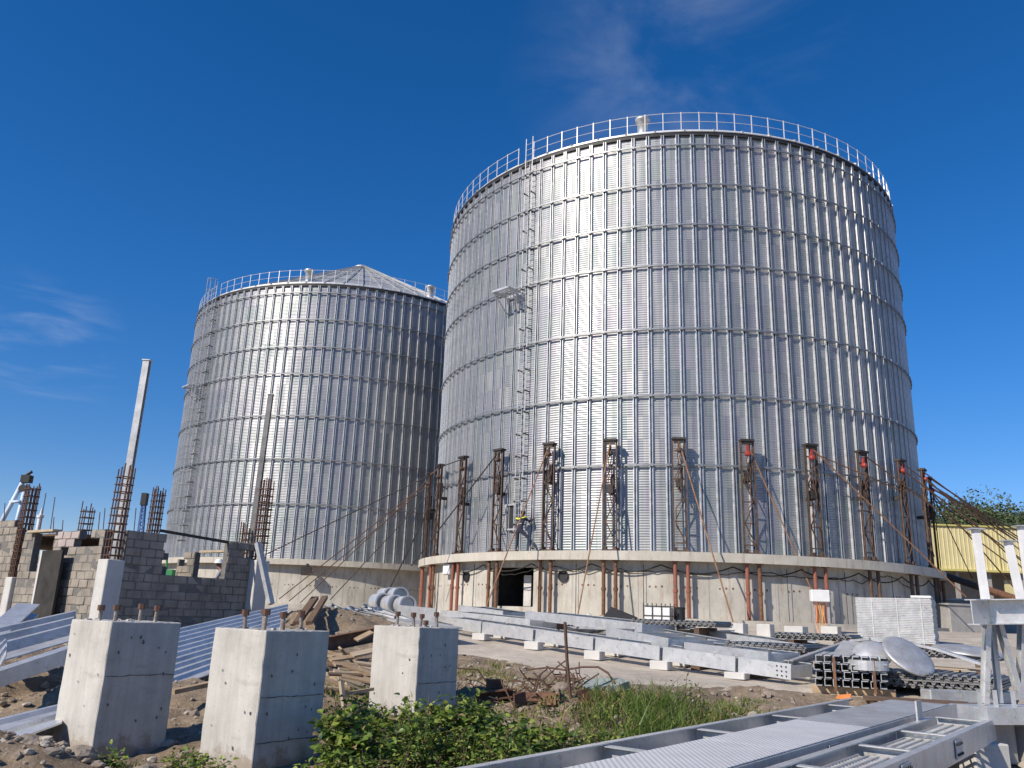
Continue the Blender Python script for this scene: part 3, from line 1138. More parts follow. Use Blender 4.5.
# ------------------------------------------------------------------ far things: yellow shed, wall, wooded hill
def build_far():
    # wooded hill far to the right
    def hill(x, y):
        d2 = ((x - 150) / 70) ** 2 + ((y - 215) / 75) ** 2
        return 23 * math.exp(-d2) + 12 * math.exp(-(((x - 92) / 30) ** 2 + ((y - 200) / 60) ** 2)) - .5
    vs, fs = [], []
    nx, ny = 60, 50
    for j in range(ny):
        for i in range(nx):
            x, y = 30 + 230 * i / (nx - 1), 90 + 260 * j / (ny - 1)
            vs.append((x, y, 1.3 + hill(x, y)))
    for j in range(ny - 1):
        for i in range(nx - 1):
            fs.append((j * nx + i, j * nx + i + 1, (j + 1) * nx + i + 1, (j + 1) * nx + i))
    me = bpy.data.meshes.new('hill')
    me.from_pydata(vs, [], fs)
    me.polygons.foreach_set('use_smooth', [True] * len(fs))
    me.materials.append(simple('hill_undergrowth', (.02, .03, .012), (.05, .06, .025), .3, .95, 0, 0))
    tag(link('hill', me), kind='structure')
    rr = random.Random(5)
    mb = MB()
    n = 0
    while n < 620:
        x, y = rr.uniform(75, 190), rr.uniform(120, 235)
        z = hill(x, y)
        if z < 2.5 or x / y < .45:
            continue
        n += 1
        h = rr.uniform(4, 8.5) * (1.35 if rr.random() < .08 else 1)
        rx = h * rr.uniform(.45, .70)
        mi = rr.choice((0, 0, 1, 1, 2))
        c = Vector((x, y, 1.3 + z + h * .55))
        for k in range(210):
            u = Vector((rr.gauss(0, 1), rr.gauss(0, 1), rr.gauss(0, 1))).normalized() * (rr.random() ** .25 * (1 + .05 * sin(k * .7)))
            p = c + Vector((u.x * rx, u.y * rx, u.z * h * .5)) + Vector((rr.gauss(0, .10), rr.gauss(0, .10), rr.gauss(0, .10)))
            s = rr.uniform(.2, .45)
            a = Vector((rr.gauss(0, 1), rr.gauss(0, 1), rr.gauss(0, .6))).normalized() * s
            b = Vector((rr.gauss(0, 1), rr.gauss(0, 1), rr.gauss(0, .6))).normalized() * s
            mb.add([p - a, p + b * .7, p + a, p - b * .7], [(0, 1, 2, 3)], mi)
    mats = [simple('wood_leaves_dark', (.03, .05, .02), (.055, .08, .03), .2, .8, 0, 0),
            simple('wood_leaves', (.055, .08, .028), (.09, .12, .042), .2, .8, 0, 0),
            simple('wood_leaves_olive', (.085, .10, .038), (.13, .145, .06), .2, .8, 0, 0)]
    o = mb.build('hillside_wood', mats)
    tag(o, 'dense dark green wood covering the hillside at the right', 'wood', kind='stuff')

    # yellow shed: ribbed cladding above an open dark ground floor
    p0 = at(925, 570, 85)
    p1 = at(1100, 575, 85)
    x0, x1 = p0.x - 1.5, p1.x
    y = 85.0
    zt = at(975, 527, y).z
    zm = at(975, 570, y).z
    shed = thing('yellow_shed', 'long yellow ribbed metal shed below the wooded hill', 'shed', (x0, y, 1.6))
    L = x1 - x0
    w = MB()
    prof = []
    x = 0
    while x < L:
        prof += [(x, 0), (x + .28, 0), (x + .32, .05), (x + .38, .05)]
        x += .42
    vs = [(a, -b, z) for z in (zm - 1.6, zt - 1.6) for a, b in prof]
    n = len(prof)
    w.add(vs, [(i, i + 1, n + i + 1, n + i) for i in range(n - 1)])
    w.build('cladding', M['yellow'], shed)
    MB().box((L / 2, -.06, zt - 1.6 + .08), (L + .2, .3, .16)).build('parapet_flashing', M['yellow_dk'], shed)
    MB().box((L / 2, -.25, zm - 1.6 - .1), (L + .2, .6, .2)).build('gutter', M['yellow_dk'], shed)
    MB().box((L / 2, 4.0, (zm - 1.6) / 2), (L, .3, zm - 1.6)).build('back_wall', M['cast_old'], shed)
    MB().box((.1, 6, (zt - 1.6) / 2), (.25, 12, zt - 1.6)).build('side_wall', M['yellow'], shed)
    rf = MB().add([(-.2, -.1, zt - 1.6), (L + .2, -.1, zt - 1.6), (L + .2, 12, zt - 1.6 + .5), (-.2, 12, zt - 1.6 + .5)], [(0, 1, 2, 3)])
    rf.build('roof', M['galv_dull'], shed)
    MB().box((L * .35, 2.0, zm - 1.6 - .12), (L * .7, 4, .1)).build('ceiling', M['cast_old'], shed)
    for i in range(6):
        MB().box((1.5 + i * (L - 3) / 5, .2, (zm - 1.6) / 2), (.35, .35, zm - 1.6)).build('pillar', M['cast_old'], shed)
    a, b = at(1007, 580, 84.9), at(1100, 600, 84.9)
    MB().box(((a.x + b.x) / 2 - x0, .45, (a.z + b.z) / 2 - 1.6), (b.x - a.x, .1, a.z - b.z)).build('lower_cladding', M['yellow'], shed)
    # low grey wall in front of the shed
    a = at(938, 600, 48)
    b = at(1100, 602, 44)
    for k in range(7):
        xx = 3 + k * 6.2
        MB().box((xx, -.12, (zt + zm) / 2 - 1.6), (.07, .05, zt - zm)).build('downpipe', M['yellow_dk'], shed)
    wl = thing('boundary_wall', 'low grey concrete wall below the yellow shed at right', 'wall', (a.x, a.y, 1.4))
    d = Vector((b.x - a.x, b.y - a.y, 0))
    zt2 = a.z - 1.4
    MB().bar((0, 0, zt2 / 2), d + Vector((0, 0, zt2 / 2)), .2, zt2).build('panel', M['cast_old'], wl)
    MB().bar((0, 0, zt2 + .05), d + Vector((0, 0, zt2 + .05)), .3, .1).build('coping', M['cast'], wl)
    # grey water tank block beside the silo
    p = at(958, 632, 37)
    g = G(p.x, p.y)
    solo('concrete_tank', MB().bbox((p.x + .2, p.y, g + .55), (2.4, 1.6, 1.15), .2, .03).box((p.x + .2, p.y, g + 1.15), (2.5, 1.7, .08), .2), M['cast_old'],
         'low square grey concrete tank between the steel sheets and the boundary wall', 'tank')


# ------------------------------------------------------------------ unfinished block house on the left
U = Vector((.588, .809, 0))
V = Vector((-.809, .588, 0))
A_ = Vector((.809, -.588, 0))


def block_wall(name, p, d, n_off, length, z0, top, holes, label, thick=.2, pink=None):
    """wall of concrete blocks, each block a box on a mortar core; top(t) = height, holes = (t0,t1,z0,z1)"""
    o = thing(name, label, 'wall', Vector((p.x, p.y, z0)))
    mb = MB()
    core = MB()
    rz = math.atan2(d.y, d.x)
    bl, bh, g = .40, .20, .016
    row = 0
    z = 0
    zmax = max(top(i * length / 40) for i in range(41)) - z0
    while z < zmax - .05:
        t = -(bl / 2 if row % 2 else 0)
        while t < length - .02:
            a, b = max(t, 0), min(t + bl, length)
            t += bl
            if b - a < .08:
                continue
            segs = [(a, b)]
            for h0, h1, hz0, hz1 in holes:
                if hz0 - z0 < z + bh / 2 < hz1 - z0:
                    ns = []
                    for s0, s1 in segs:
                        if s1 <= h0 or s0 >= h1:
                            ns.append((s0, s1))
                        else:
                            if h0 - s0 > .06:
                                ns.append((s0, h0))
                            if s1 - h1 > .06:
                                ns.append((h1, s1))
                    segs = ns
            for s0, s1 in segs:
                tm = (s0 + s1) / 2
                if z + bh * .6 > top(tm) - z0:
                    continue
                mi = 1 if pink and pink[0] < tm < pink[1] and z + z0 > pink[2] else 0
                if z + bh > top(tm) - z0 - .45 and RND.random() < .10:
                    continue
                c = d * tm + n_off * (thick / 2 + RND.uniform(-.014, .014)) + Vector((0, 0, z + bh / 2 + RND.uniform(-.006, .006)))
                mb.bbox(c, (s1 - s0 - g - RND.uniform(0, .012), thick, bh - g), rz + RND.uniform(-.012, .012), .012, mi, .007)
                core.box(d * tm + n_off * (thick / 2) + Vector((0, 0, z + bh / 2)), (s1 - s0, thick - .022, bh), rz)
        z += bh
        row += 1
    b = mb.build('blocks', [M['block'], M['block_pink']], o)
    core.build('mortar', M['mortar'], b)
    return o


def rebar_cage(p, z0, z1, w, label, n=4, hoops=True, bend=0.0, mat='rebar', group='rebar cages rising from the block house'):
    mb = MB()
    o = thing('rebar_cage', label, 'rebar cage', Vector((p.x, p.y, z0)), rad(54), group)
    H = z1 - z0
    k = 0
    for i in range(n):
        for j in range(n):
            if 0 < i < n - 1 and 0 < j < n - 1:
                continue
            x, y = (i / (n - 1) - .5) * w, (j / (n - 1) - .5) * w
            b = MB().path([(x, y, 0), (x, y, H * .5), (x + bend * .5, y, H * RND.uniform(.94, 1.0))], .017, 5)
            b.build('bar', M[mat], o)
    z = .15
    while z < H * .93:
        h = w / 2 + .02
        zz = RND.uniform(-.015, .015)
        hb = MB()
        hb.path([(-h, -h, z), (h, -h, z + zz), (h, h, z), (-h, h, z + zz), (-h, -h, z)], .014, 5)
        hb.build('hoop', M[mat], o)
        z += .19
    return o


def build_blockhouse():
    C = at(108, 559, 20.0)
    C.z = 0
    z0 = EYE + 1.70 - 3.0

    def zl(py, px, y):
        return at(px, py, y).z
    zt = z0 + 3.0                   # wall top level
    zs = z0 + 1.95
    # left sunlit wall, along V
    topL = lambda t: zt + (.42 if t > 4.75 else 0)
    holesL = [(2.45, 3.5, zs, zt + .1), (.62, .95, zt - .5, zt + .1), (4.1, 4.5, z0, zt + 1)]
    block_wall('block_wall', C + V * .42 + U * .04, V, U * 1.0, 9.0, z0, topL, holesL, 'sunlit grey block wall of the unfinished house with dark window', pink=(1.0, 2.3, zt - .55))
    # wall in shade along U with the big opening
    zsill = z0 + 1.97
    zt2 = zt + .02
    topD = lambda t: zt2 + .05 * sin(t * 3)
    block_wall('block_wall', C + U * .42 + V * .04, U, V * 1.0, 3.8, z0, topD, [(1.05, 2.9, zsill, zt2 + .6)], 'shaded dark block wall with wide window opening facing the silos')
    E = C + U * 4.2
    topB = lambda t: zt2 - .15
    block_wall('block_wall', E + V * .1, V, U * -1.0, 12.0, z0, topB, [(.0, 2.45, zsill - .15, zt2 + .5), (3.3, 4.1, zsill - .1, zt2 + .5)], 'rear block wall seen through the opening, with narrow sunlit pier')
    # board deck over the left room
    sl = MB()
    q = [C + V * 2.3 + U * .3, C + V * 10 + U * .3, C + V * 10 + U * 4.0, C + V * 4.6 + U * 4.0]
    sl.add([p_ + Vector((0, 0, zt - p_.z - .09)) for p_ in q] + [p_ + Vector((0, 0, zt - p_.z + .0)) for p_ in q], MB.BOXF)
    solo('formwork_deck', sl, M['wood_old'], 'dark board deck lying over the left room of the block house', 'deck')
    # steel lintel bar and wooden lintel
    a, b = C + U * 1.3, C + U * 3.5
    a.z = b.z = zt2 + .06
    solo('lintel_bar', MB().bar(a + V * .1, b + V * .1 + Vector((0, 0, -.12)), .06, .07), M['dark'], 'thin dark steel bar spanning the opening of the shaded block wall', 'bar')
    a, b = E + V * 2.5, E + V * .9
    a.z = b.z = zt2 - .2
    solo('lintel_board', MB().bar(a, b, .2, .07), M['wood_pale'], 'pale wooden board over the opening in the rear block wall', 'board')
    a, b = C + V * 2.7 + U * .02, C + V * 4.1 + U * .02
    a.z = b.z = zt + .03
    solo('lintel_board', MB().bar(a, b, .25, .06), M['wood_pale'], 'pale wooden board above the dark window of the sunlit block wall', 'board')
    # dark door sheet leaning on the left wall
    a = C + V * 1.75 - U * .2
    b = C + V * 2.75 - U * .2
    ztp = EYE + 1.2
    d = thing('door_sheet', 'dark upright door sheet with pale edge leaning on the sunlit block wall', 'door', Vector((a.x, a.y, z0)))
    m = (a + b) / 2
    MB().bar(Vector((0, 0, (ztp - z0) / 2)), b - a + Vector((0, 0, (ztp - z0) / 2)), .06, ztp - z0).build('sheet', M['shade_and_door'], d)
    e = b - a + V * .04
    MB().bar(e, e + Vector((0, 0, ztp - z0)), .09, .09, V).build('lit_edge_bar', M['cast'], d)  # pale added bar paints the sunlit edge of the sheet
    # corner column stub and its neighbours
    def stub(p, top, w, label):
        mb = MB()
        R = rad(54)
        mb.bbox((p.x, p.y, (z0 + top) / 2), (w, w, top - z0), R, .015)
        return solo('column_stub', mb, M['cast'], label, 'column')
    c0 = C + U * .22 + V * .22
    zc = EYE + .98
    stub(c0, zc, .44, 'pale cast column stub at the corner of the block house')
    rebar_cage(c0, zc - .05, zl(464, 128, 20.3), .27, 'tall rust-brown rebar cage on the corner column stub of the block house', 3, bend=.03)
    p = C + V * 4.72 + U * .12
    zc2 = EYE + .55
    stub(p, zc2, .36, 'pale cast column stub in the sunlit wall at the left frame edge')
    rebar_cage(p, zc2 - .05, zl(482, 28, 22.8), .26, 'rebar cage in the sunlit wall below the white hoist frame', 4)
    p = at(83, 540, 25.5)
    rebar_cage(p, z0, zl(501, 83, 25.5), .27, 'short rebar cage behind the sunlit wall, left of the tallest one', 3)
    p = at(152, 540, 27.0)
    rebar_cage(p, z0, zl(484, 158, 27), .28, 'rebar cage behind the shaded wall near the silo edge', 4)
    e = E + U * .12
    zc3 = zl(560, 253, 23.3)
    stub(e, zc3, .45, 'grey cast column stub at the right end of the shaded block wall')
    rebar_cage(e, zc3 - .05, zl(476, 262, 23.3), .26, 'rebar cage at the right end of the block house before the silo', 3)
    p = at(247, 540, 24.6)
    rebar_cage(p, z0, zl(522, 246, 24.6), .3, 'short dense rebar cage just left of the right end post', 4)
    # two long steel posts
    def post(px, pyb, px2, pyt, y, label, w=.22):
        a, b = at(px, pyb, y), at(px2, pyt, y)
        o = thing('steel_post', label, 'post', Vector((a.x, a.y, z0)))
        mb = MB().ibeam((0, 0, 0), Vector((b.x - a.x, b.y - a.y, b.z - z0)), w, w, .02, (0, 1, 0))
        mb.build('shaft', M['galv_dull' if w > .15 else 'pile'], o)
        MB().box((b.x - a.x, b.y - a.y, b.z - z0 - .02), (w + .04, w + .04, .03)).build('end_plate', M['galv_dull'], o)
    post(115, 555, 147.5, 360, 21.6, 'tall pale steel post rising against blue sky beside the corner cage', .17)
    post(249, 545, 271, 394, 24.6, 'tall thin grey post rising in front of the farther silo', .145)
    # diagonal prop at the right end
    a, b = at(258, 543, 22.8), at(271, 604, 22.4)
    solo('diagonal_prop', MB().bar(a, b, .16, .12), M['galv_dull'], 'grey steel prop leaning on the right end of the block house', 'prop')
    # thin starter bars along the wall heads
    for i, (px, pyb, px2, pyt, y) in enumerate(((37, 535, 46, 493, 25), (48, 535, 55, 497, 25), (52, 535, 54, 517, 25.5), (61, 535, 63, 520, 25.5), (97, 532, 100, 512, 24), (102, 532, 105, 508, 24), (133, 531, 136, 508, 23.0), (3, 522, 5, 503, 25.5))):
        solo('starter_bar', MB().path([at(px, pyb + 10, y), at(px2, pyt, y)], .013, 5), M['rebar'],
             'thin steel starter bar above the block house, {}'.format(['leftmost pair, left', 'leftmost pair, right', 'short one third', 'short one fourth', 'pair before corner, left', 'pair before corner, right', 'lone one right of corner', 'stub at frame edge'][i]), 'rebar', 'starter bars over the block house')
    # white hoist A-frame above the left wall with black pulley
    y = 27.0
    o = thing('hoist_gantry', 'white tubular A-shaped hoist frame with black pulley head at far left', 'hoist frame', at(10, 560, y))
    top = at(26, 479, y)
    MB().tube(at(-8, 540, y), at(24, 480, y), .075, 8).build('leg', M['paleblue'], o, True, True)
    MB().tube(at(10, 548, y - .3), at(25, 488, y), .06, 8).build('leg', M['paleblue'], o, True, True)
    MB().tube(at(10, 502, y), at(20, 501.5, y - .2), .05, 8).build('cross_bar', M['paleblue'], o, True, True)
    mb = MB().box(top + Vector((.03, 0, .0)), (.28, .25, .24)).tube(top + Vector((-.05, 0, .1)), top + Vector((.15, 0, .25)), .05, 8)
    mb.tube(top + Vector((-.03, -.08, -.32)), top + Vector((-.03, .08, -.32)), .12, 12)
    mb.build('pulley_head', M['black'], o, False, True)
    # white vertical pipe with collar
    a = at(36, 540, 26)
    o = thing('vent_pipe', 'white standing pipe with pointed tip among the rebar at left', 'pipe', Vector((a.x, a.y, z0)))
    h = at(37, 508, 26).z - z0
    MB().lathe([(.07, 0), (.07, h - .3), (.10, h - .3), (.10, h - .22), (.04, h - .2), (.015, h), (0, h)], 10).build('pipe', M['white'], o)
    # far blue lattice boom of a crane
    y = 110
    a, b = at(139, 545, y), at(144, 503, y)
    cr = thing('crane_boom', 'small blue lattice crane boom with black head far behind the block house', 'crane', a)
    mb = MB()
    ax = (b - a).normalized()
    sx = Vector((1, 0, 0))
    for s in (-1, 1):
        for t in (-1, 1):
            mb.bar(a + sx * .38 * s + Vector((0, .35 * t, 0)) - ax * 3, b + sx * .2 * s + Vector((0, .2 * t, 0)), .13, .13)
    n = 12
    for i in range(n):
        p, q = a.lerp(b, i / n), a.lerp(b, (i + 1) / n)
        w = .38 - .15 * i / n
        mb.bar(p + sx * w * (1 if i % 2 else -1), q - sx * w * (1 if i % 2 else -1), .09, .09)
    mb.build('lattice', M['blue'], cr, False, True)
    MB().box(b + Vector((0, 0, .5)), (.7, .8, 1.6)).build('boom_head', M['black'], cr, False, True)
    g0_ = at(169, 578, 36)
    gcl = MB().box(g0_, (.35, .4, .7)).tube(g0_ + Vector((-.15, 0, .3)), g0_ + Vector((-.2, 0, .75)), .05, 8).box(g0_ + Vector((.3, 0, -.2)), (.5, .4, .3))
    solo('green_machine', gcl, M['green'], 'small green machine seen through the opening of the block house', 'machine')
# ------------------------------------------------------------------ steel lying about the yard
B_ = Vector((.588, .809, 0))


def onroad(p, dz=0.0):
    return Vector((p.x, p.y, G(p.x, p.y) + .03 + dz))


def profile_pile(name, label, c, ax, length, width, layers, mat='galv_dull', lt=.045, pitch=.2, amp=.045, group=None, gap=.012):
    """stack of ribbed sheets: each sheet a part"""
    o = thing(name, label, 'sheet stack', c, math.atan2(ax.y, ax.x), group)
    for k in range(layers):
        mb = MB()
        prof = []
        y = -width / 2
        while y < width / 2 - pitch * .5:
            prof += [(y, 0), (y + pitch * .3, 0), (y + pitch * .42, amp), (y + pitch * .88, amp), (y + pitch, 0)]
            y += pitch
        dx, dy = RND.uniform(-.04, .04), RND.uniform(-.03, .03)
        z = k * (lt + gap)
        top = [(a, b + lt) for a, b in prof]
        pr = prof + top[::-1]
        n = len(pr)
        vs = [(x + dx, yy + dy, zz + z) for x in (-length / 2, length / 2) for yy, zz in pr]
        h = n // 2
        fs = [(i, (i + 1) % n, n + (i + 1) % n, n + i) for i in range(n)]
        for i in range(h - 1):
            fs.append((i, n - 1 - i, n - 2 - i, i + 1))
            fs.append((n + i, n + i + 1, 2 * n - 2 - i, 2 * n - 1 - i))
        mb.add(vs, fs)
        mb.build('sheet', M[mat], o)
    return o


def ribbed_panel(name, label, corners, rib=.25, amp=.05, mat='galv', cat='roof sheet', thick=.02, lip=0):
    """one large ribbed sheet from four corners (a->b along ribs)"""
    a, b, c, d = [Vector(p) for p in corners]      # a-b one edge along ribs, d-c the opposite
    o = thing(name, label, cat, (a + b + c + d) / 4)
    nrm = (b - a).cross(d - a).normalized()
    if nrm.z < 0:
        nrm = -nrm
    W = ((d - a).length + (c - b).length) / 2
    n = max(2, int(W / rib))
    mb = MB()
    prof = []
    for i in range(n):
        for f, h in ((0, 0), (.62, 0), (.72, amp), (.90, amp)):
            prof.append(((i + f) / n, h))
    prof.append((1, 0))
    m = len(prof)
    vs = []
    for off in (0, -thick):
        for e0, e1 in ((a, d), (b, c)):
            for t, h in prof:
                vs.append(e0.lerp(e1, t) + nrm * (h + off))
    fs = []
    for i in range(m - 1):
        fs.append((i, i + 1, m + i + 1, m + i))
        fs.append((2 * m + i, 3 * m + i, 3 * m + i + 1, 2 * m + i + 1))
        fs.append((i, 2 * m + i, 2 * m + i + 1, i + 1))
        fs.append((m + i, m + i + 1, 3 * m + i + 1, 3 * m + i))
    fs += [(0, m, 3 * m, 2 * m), (m - 1, 3 * m - 1, 4 * m - 1, 2 * m - 1)]
    mb.add(vs, fs)
    mb.build('panel', M[mat], o, False, True)
    return o


def frame_section(label, p, q, width, h, bays, group=None, mat='galv', fl=.07, side=1, name='walkway_section', grate=None, z=None):
    """galvanised walkway section: two side channels from p to q (top edge level), cross members, optional plate"""
    p, q = Vector(p), Vector(q)
    d = (q - p).normalized()
    s = d.cross(Vector((0, 0, 1))).normalized() * side
    o = thing(name, label, 'steel frame', p - Vector((0, 0, h)), 0, group)
    up = Vector((0, 0, 1))
    dn = Vector((0, 0, -h / 2))
    MB().chan(p + dn, q + dn, h, fl, .012, up, side).build('side_channel', M[mat], o, False, True)
    if width:
        w = s * width
        MB().chan(p + w + dn, q + w + dn, h, fl, .012, up, -side).build('side_channel', M[mat], o, False, True)
        for i in range(bays + 1):
            c = p.lerp(q, min(max(i / bays, .004), .996))
            MB().chan(c + dn + s * .012, c + w + dn - s * .012, h * .8, .05, .010, up, 1 if i < bays else -1).build('cross_member', M[mat], o, False, True)
        if grate:
            f0, f1, t0, t1, mt = grate
            a, b = p.lerp(q, t0), p.lerp(q, t1)
            zz = Vector((0, 0, .012))
            pts = [a + w * f0, b + w * f0, b + w * f1, a + w * f1]
            mb = MB()
            mb.add([x + zz for x in pts] + [x + zz * 3 for x in pts], MB.BOXF)
            mb.build('floor_plate', M[mt], o, False, True)
    return o


def cube_block(px, py_top, py_bot, y, w, label, rz=rad(-36), mat='cast', dpt=None):
    p = gp(px, py_bot)
    h = at(px, py_top, p.y).z - p.z
    w = w * 1.15
    g = G(p.x, p.y)
    mb = MB().bbox((0, 0, h / 2), (w, dpt or w, h), 0, .015, 0, .006)
    o = mb.build('concrete_cube', M[mat])
    o.location = (p.x, p.y, min(g + .02, p.z) if abs(g - p.z) < .6 else p.z)
    o.location.z = g + .02
    o.rotation_euler = (0, 0, rz)
    return tag(o, label, 'concrete block')


def build_yard():
    # ---- front row of galvanised channel sections on white blocks
    S, Ed = at(437, 632, 25.5), at(792, 677.5, 17.6)
    S.z, Ed.z = G(S.x, S.y) + .03, G(Ed.x, Ed.y) + .03
    cuts = [0.0]
    tot = (Ed - S).length

    def tpx(px):
        lo, hi = 0, 1
        for _ in range(40):
            m = (lo + hi) / 2
            P = S.lerp(Ed, m)
            d = P.y * CP + (P.z - EYE) * SP
            X = F_PX * P.x / d
            if 512 + X < px:
                lo = m
            else:
                hi = m
        return lo
    cuts = [0, tpx(490), tpx(543), tpx(604), tpx(671), tpx(747), 1.0]
    perp = B_
    words = ['leftmost', 'second', 'third', 'fourth', 'fifth', 'rightmost']
    for i in range(6):
        a, b = S.lerp(Ed, cuts[i] + .003), S.lerp(Ed, cuts[i + 1] - .003)
        a = a + B_ * RND.uniform(-.05, .05) + Vector((0, 0, .003))
        b = b + B_ * RND.uniform(-.05, .05) + Vector((0, 0, .003))
        hh = .11 + .31
        up = Vector((0, 0, 1))
        o = frame_section('bright galvanised walkway section on white blocks along the road, {} of the front row'.format(words[i]),
                          a + up * hh, b + up * hh, 1.0, .31, 2, 'walkway sections lying along the yard road', 'galv', .08, -1)
        if i == 5:
            e = MB()
            dd = (b - a).normalized()
            nrm = Vector((dd.y, -dd.x, 0))
            for rw in range(3):
                for cl in range(3):
                    c = b - dd * (.1 + cl * .1) + up * (.17 + rw * .09) + nrm * .012
                    e.tube(c - nrm * .012, c + nrm * .006, .016, 8)
                    e_ = c
            e.build('bolt_hole', M['black'], o, False, True)
        # white block under each joint
        if i < 5:
            c = S.lerp(Ed, cuts[i + 1])
            bl = MB().bbox((c.x, c.y, c.z + .055), (.50, .25, .16), rad(-40), .012).bbox((c.x + perp.x * 1.0, c.y + perp.y, c.z + .055), (.50, .25, .16), rad(-40), .012)
            for k, off in enumerate((0, 1.0)):
                cc = c + perp * off
                cc.z = G(cc.x, cc.y) + .03
                bb = MB().bbox((cc.x, cc.y, (cc.z + c.z + .11) / 2), (.46, .26, c.z + .108 - cc.z), rad(-40), .012)
                if c.z + .108 - cc.z > .03:
                    solo('support_block', bb, M['cast'], 'pale block under the {} joint of the front walkway row{}'.format(ORD[i], '' if k == 0 else ', rear one'), 'block', 'pale support blocks')
    # ---- second row behind
    def lay(p, q, h, w, lab, n=2, lift=.12, mat='galv'):
        p, q = Vector(p), Vector(q)
        g = max(G(p.x, p.y), G(q.x, q.y)) + .03 + lift + h
        p.z = q.z = g
        return frame_section(lab, p, q, w, h, n, 'walkway sections lying along the yard road', mat, .08, -1)
    for lab, p, q, h, w, top in (
            ('galvanised section stacked behind the front row, its shaded end facing right', at(525, 614, 26.5), at(642, 622, 23.0), .26, 1.5, .74),
            ('wide galvanised section stacked below the grey ribbed sheets between cubes', at(606, 628, 22.8), at(668, 637, 20.6), .28, 2.0, .63),
            ('short dull galvanised section raised near the doorway left end', at(458, 607, 29.0), at(503, 608, 27.6), .26, 1.2, .62),
            ('long thin galvanised section farthest back beside the props', at(690, 634, 24.6), at(812, 645, 21.4), .20, 1.0, .50),
            ('galvanised section raised behind the fifth joint of the front row', at(684, 643, 20.4), at(768, 655, 18.4), .24, 1.1, .58),
            ('galvanised section lying behind the second joint of the front row', at(440, 618, 27.4), at(530, 622, 25.2), .26, 1.4, .56)):
        g0 = G(p.x, p.y)
        g1 = G(q.x, q.y)
        p.z, q.z = g0 + .03 + top, g1 + .03 + top
        frame_section(lab, p, q, w, h, 3, 'walkway sections lying along the yard road', 'galv' if 'dull' not in lab else 'galv_dull', .08, -1)
        for f in (.15, .85):
            c = p.lerp(q, f) + B_ * w * .5
            gz0 = min(G(c.x + dx, c.y + dy) for dx in (-.3, .3) for dy in (-.5, .5))
            hz = c.z - h - gz0 - .003
            solo('support_stack', MB().box((c.x, c.y, gz0 + hz / 2), (.22, w + .1, hz), rad(54 - 90)), M['wood_old'], 'dark timber packing under the raised walkway sections of the rear rows', 'timber', 'timber packing under the rear rows')
    rq = random.Random(21)
    for i in range(22):
        px = rq.uniform(455, 840)
        y = 26.6 - (px - 455) / 385 * 4.5 + rq.uniform(.2, 4.0)
        p = at(px, 640, y)
        p.z = G(p.x, p.y) + rq.uniform(.10, .42)
        ang = rad(-36 + rq.gauss(0, 9))
        L = rq.uniform(.8, 2.6)
        dv = Vector((cos(ang), sin(ang), 0)) * L / 2
        a, b = p - dv, p + dv
        mb = MB()
        kd = rq.choice((0, 0, 1, 2))
        hgt = rq.uniform(.12, .26)
        if kd == 0:
            mb.chan(a, b, hgt, hgt * .4, .012, (rq.uniform(-.1, .1), 0, 1), rq.choice((-1, 1)))
        elif kd == 1:
            mb.ibeam(a, b, hgt, hgt * .7, .014)
        else:
            mb.chan(a, b, hgt * 1.6, hgt * .5, .012, (rq.uniform(-1, 1), rq.uniform(-1, 1), .2), 1)
        solo('loose_channel', mb, M[rq.choice(('galv', 'galv', 'galv_dull', 'pile'))], 'loose galvanised length lying among the rows behind the front walkway sections', 'steel profile', 'loose lengths among the yard rows')
    # ---- flat piles of grey ribbed sheets
    for lab, px, py, y, L, Wd, n in (
            ('grey ribbed sheets piled between two concrete cubes behind the front row', 680, 626, 24.5, 2.6, 1.3, 3),
            ('grey ribbed sheets piled right behind the rightmost walkway section', 771, 650, 20.6, 2.0, 1.3, 3),
            ('grey ribbed sheets piled by the cubes under the switch box', 820, 640, 22.4, 1.9, 1.2, 3),
            ('big dark pile of ribbed sheets beside the channel bundle and pallet', 931, 687, 17.2, 2.6, 1.5, 6),
            ('ribbed sheets behind the pallet at the right', 950, 658, 20.5, 2.2, 1.2, 3)):
        p = at(px, py, y)
        c = Vector((p.x, p.y, G(p.x, p.y) + .03))
        if p.z > c.z + .1:
            # stacked on bearers
            for s in (-1, 1):
                bc = c + A_ * s * L * .3
                solo('timber_bearer', MB().box((bc.x, bc.y, (c.z + p.z - .02) / 2), (.14, Wd, p.z - .02 - c.z), rad(-36)), M['wood_old'],
                     'timber bearer under the ribbed sheets {}, {} one'.format(('between the cubes' if px < 700 else 'behind the rightmost section' if px < 800 else 'by the switch box' if px < 850 else 'beside the pallet' if py > 670 else 'at the far right'), 'left' if s < 0 else 'right'), 'bearer')
            c.z = p.z
        profile_pile('sheet_pile', lab, c, B_, Wd, L, n, 'pile', .03, .16, .05)
    # ---- concrete cubes near the foundation
    cube_block(739, 624, 637, 24.0, .42, 'pale concrete cube with dark right side at the foot of the long rod')
    cube_block(766, 625, 638, 24.0, .40, 'pale concrete cube between two others below the props')
    cube_block(797, 627, 646, 22.6, .50, 'tallest pale concrete cube, behind the grey sheet pile')
    cube_block(832, 627, 641, 23.4, .46, 'pale concrete cube below the switch box post')
    cube_block(651, 622, 633, 23.6, .34, 'small concrete cube left under the grey sheet pile')
    cube_block(704, 624, 636, 23.6, .36, 'small concrete cube right under the grey sheet pile')
    # ---- caged white crate and roll
    p = onroad(at(659, 618, 30.0))
    o = thing('cage_crate', 'white crate in a thin black wire cage by the props', 'crate', p, rad(-20))
    MB().bbox((0, 0, .36), (.90, .8, .66), 0, .02).build('crate', M['white'], o)
    cg = MB()
    for x in (-.47, -.16, .16, .47):
        for yy in (-.42, .42):
            cg.box((x, yy, .40), (.03, .03, .85))
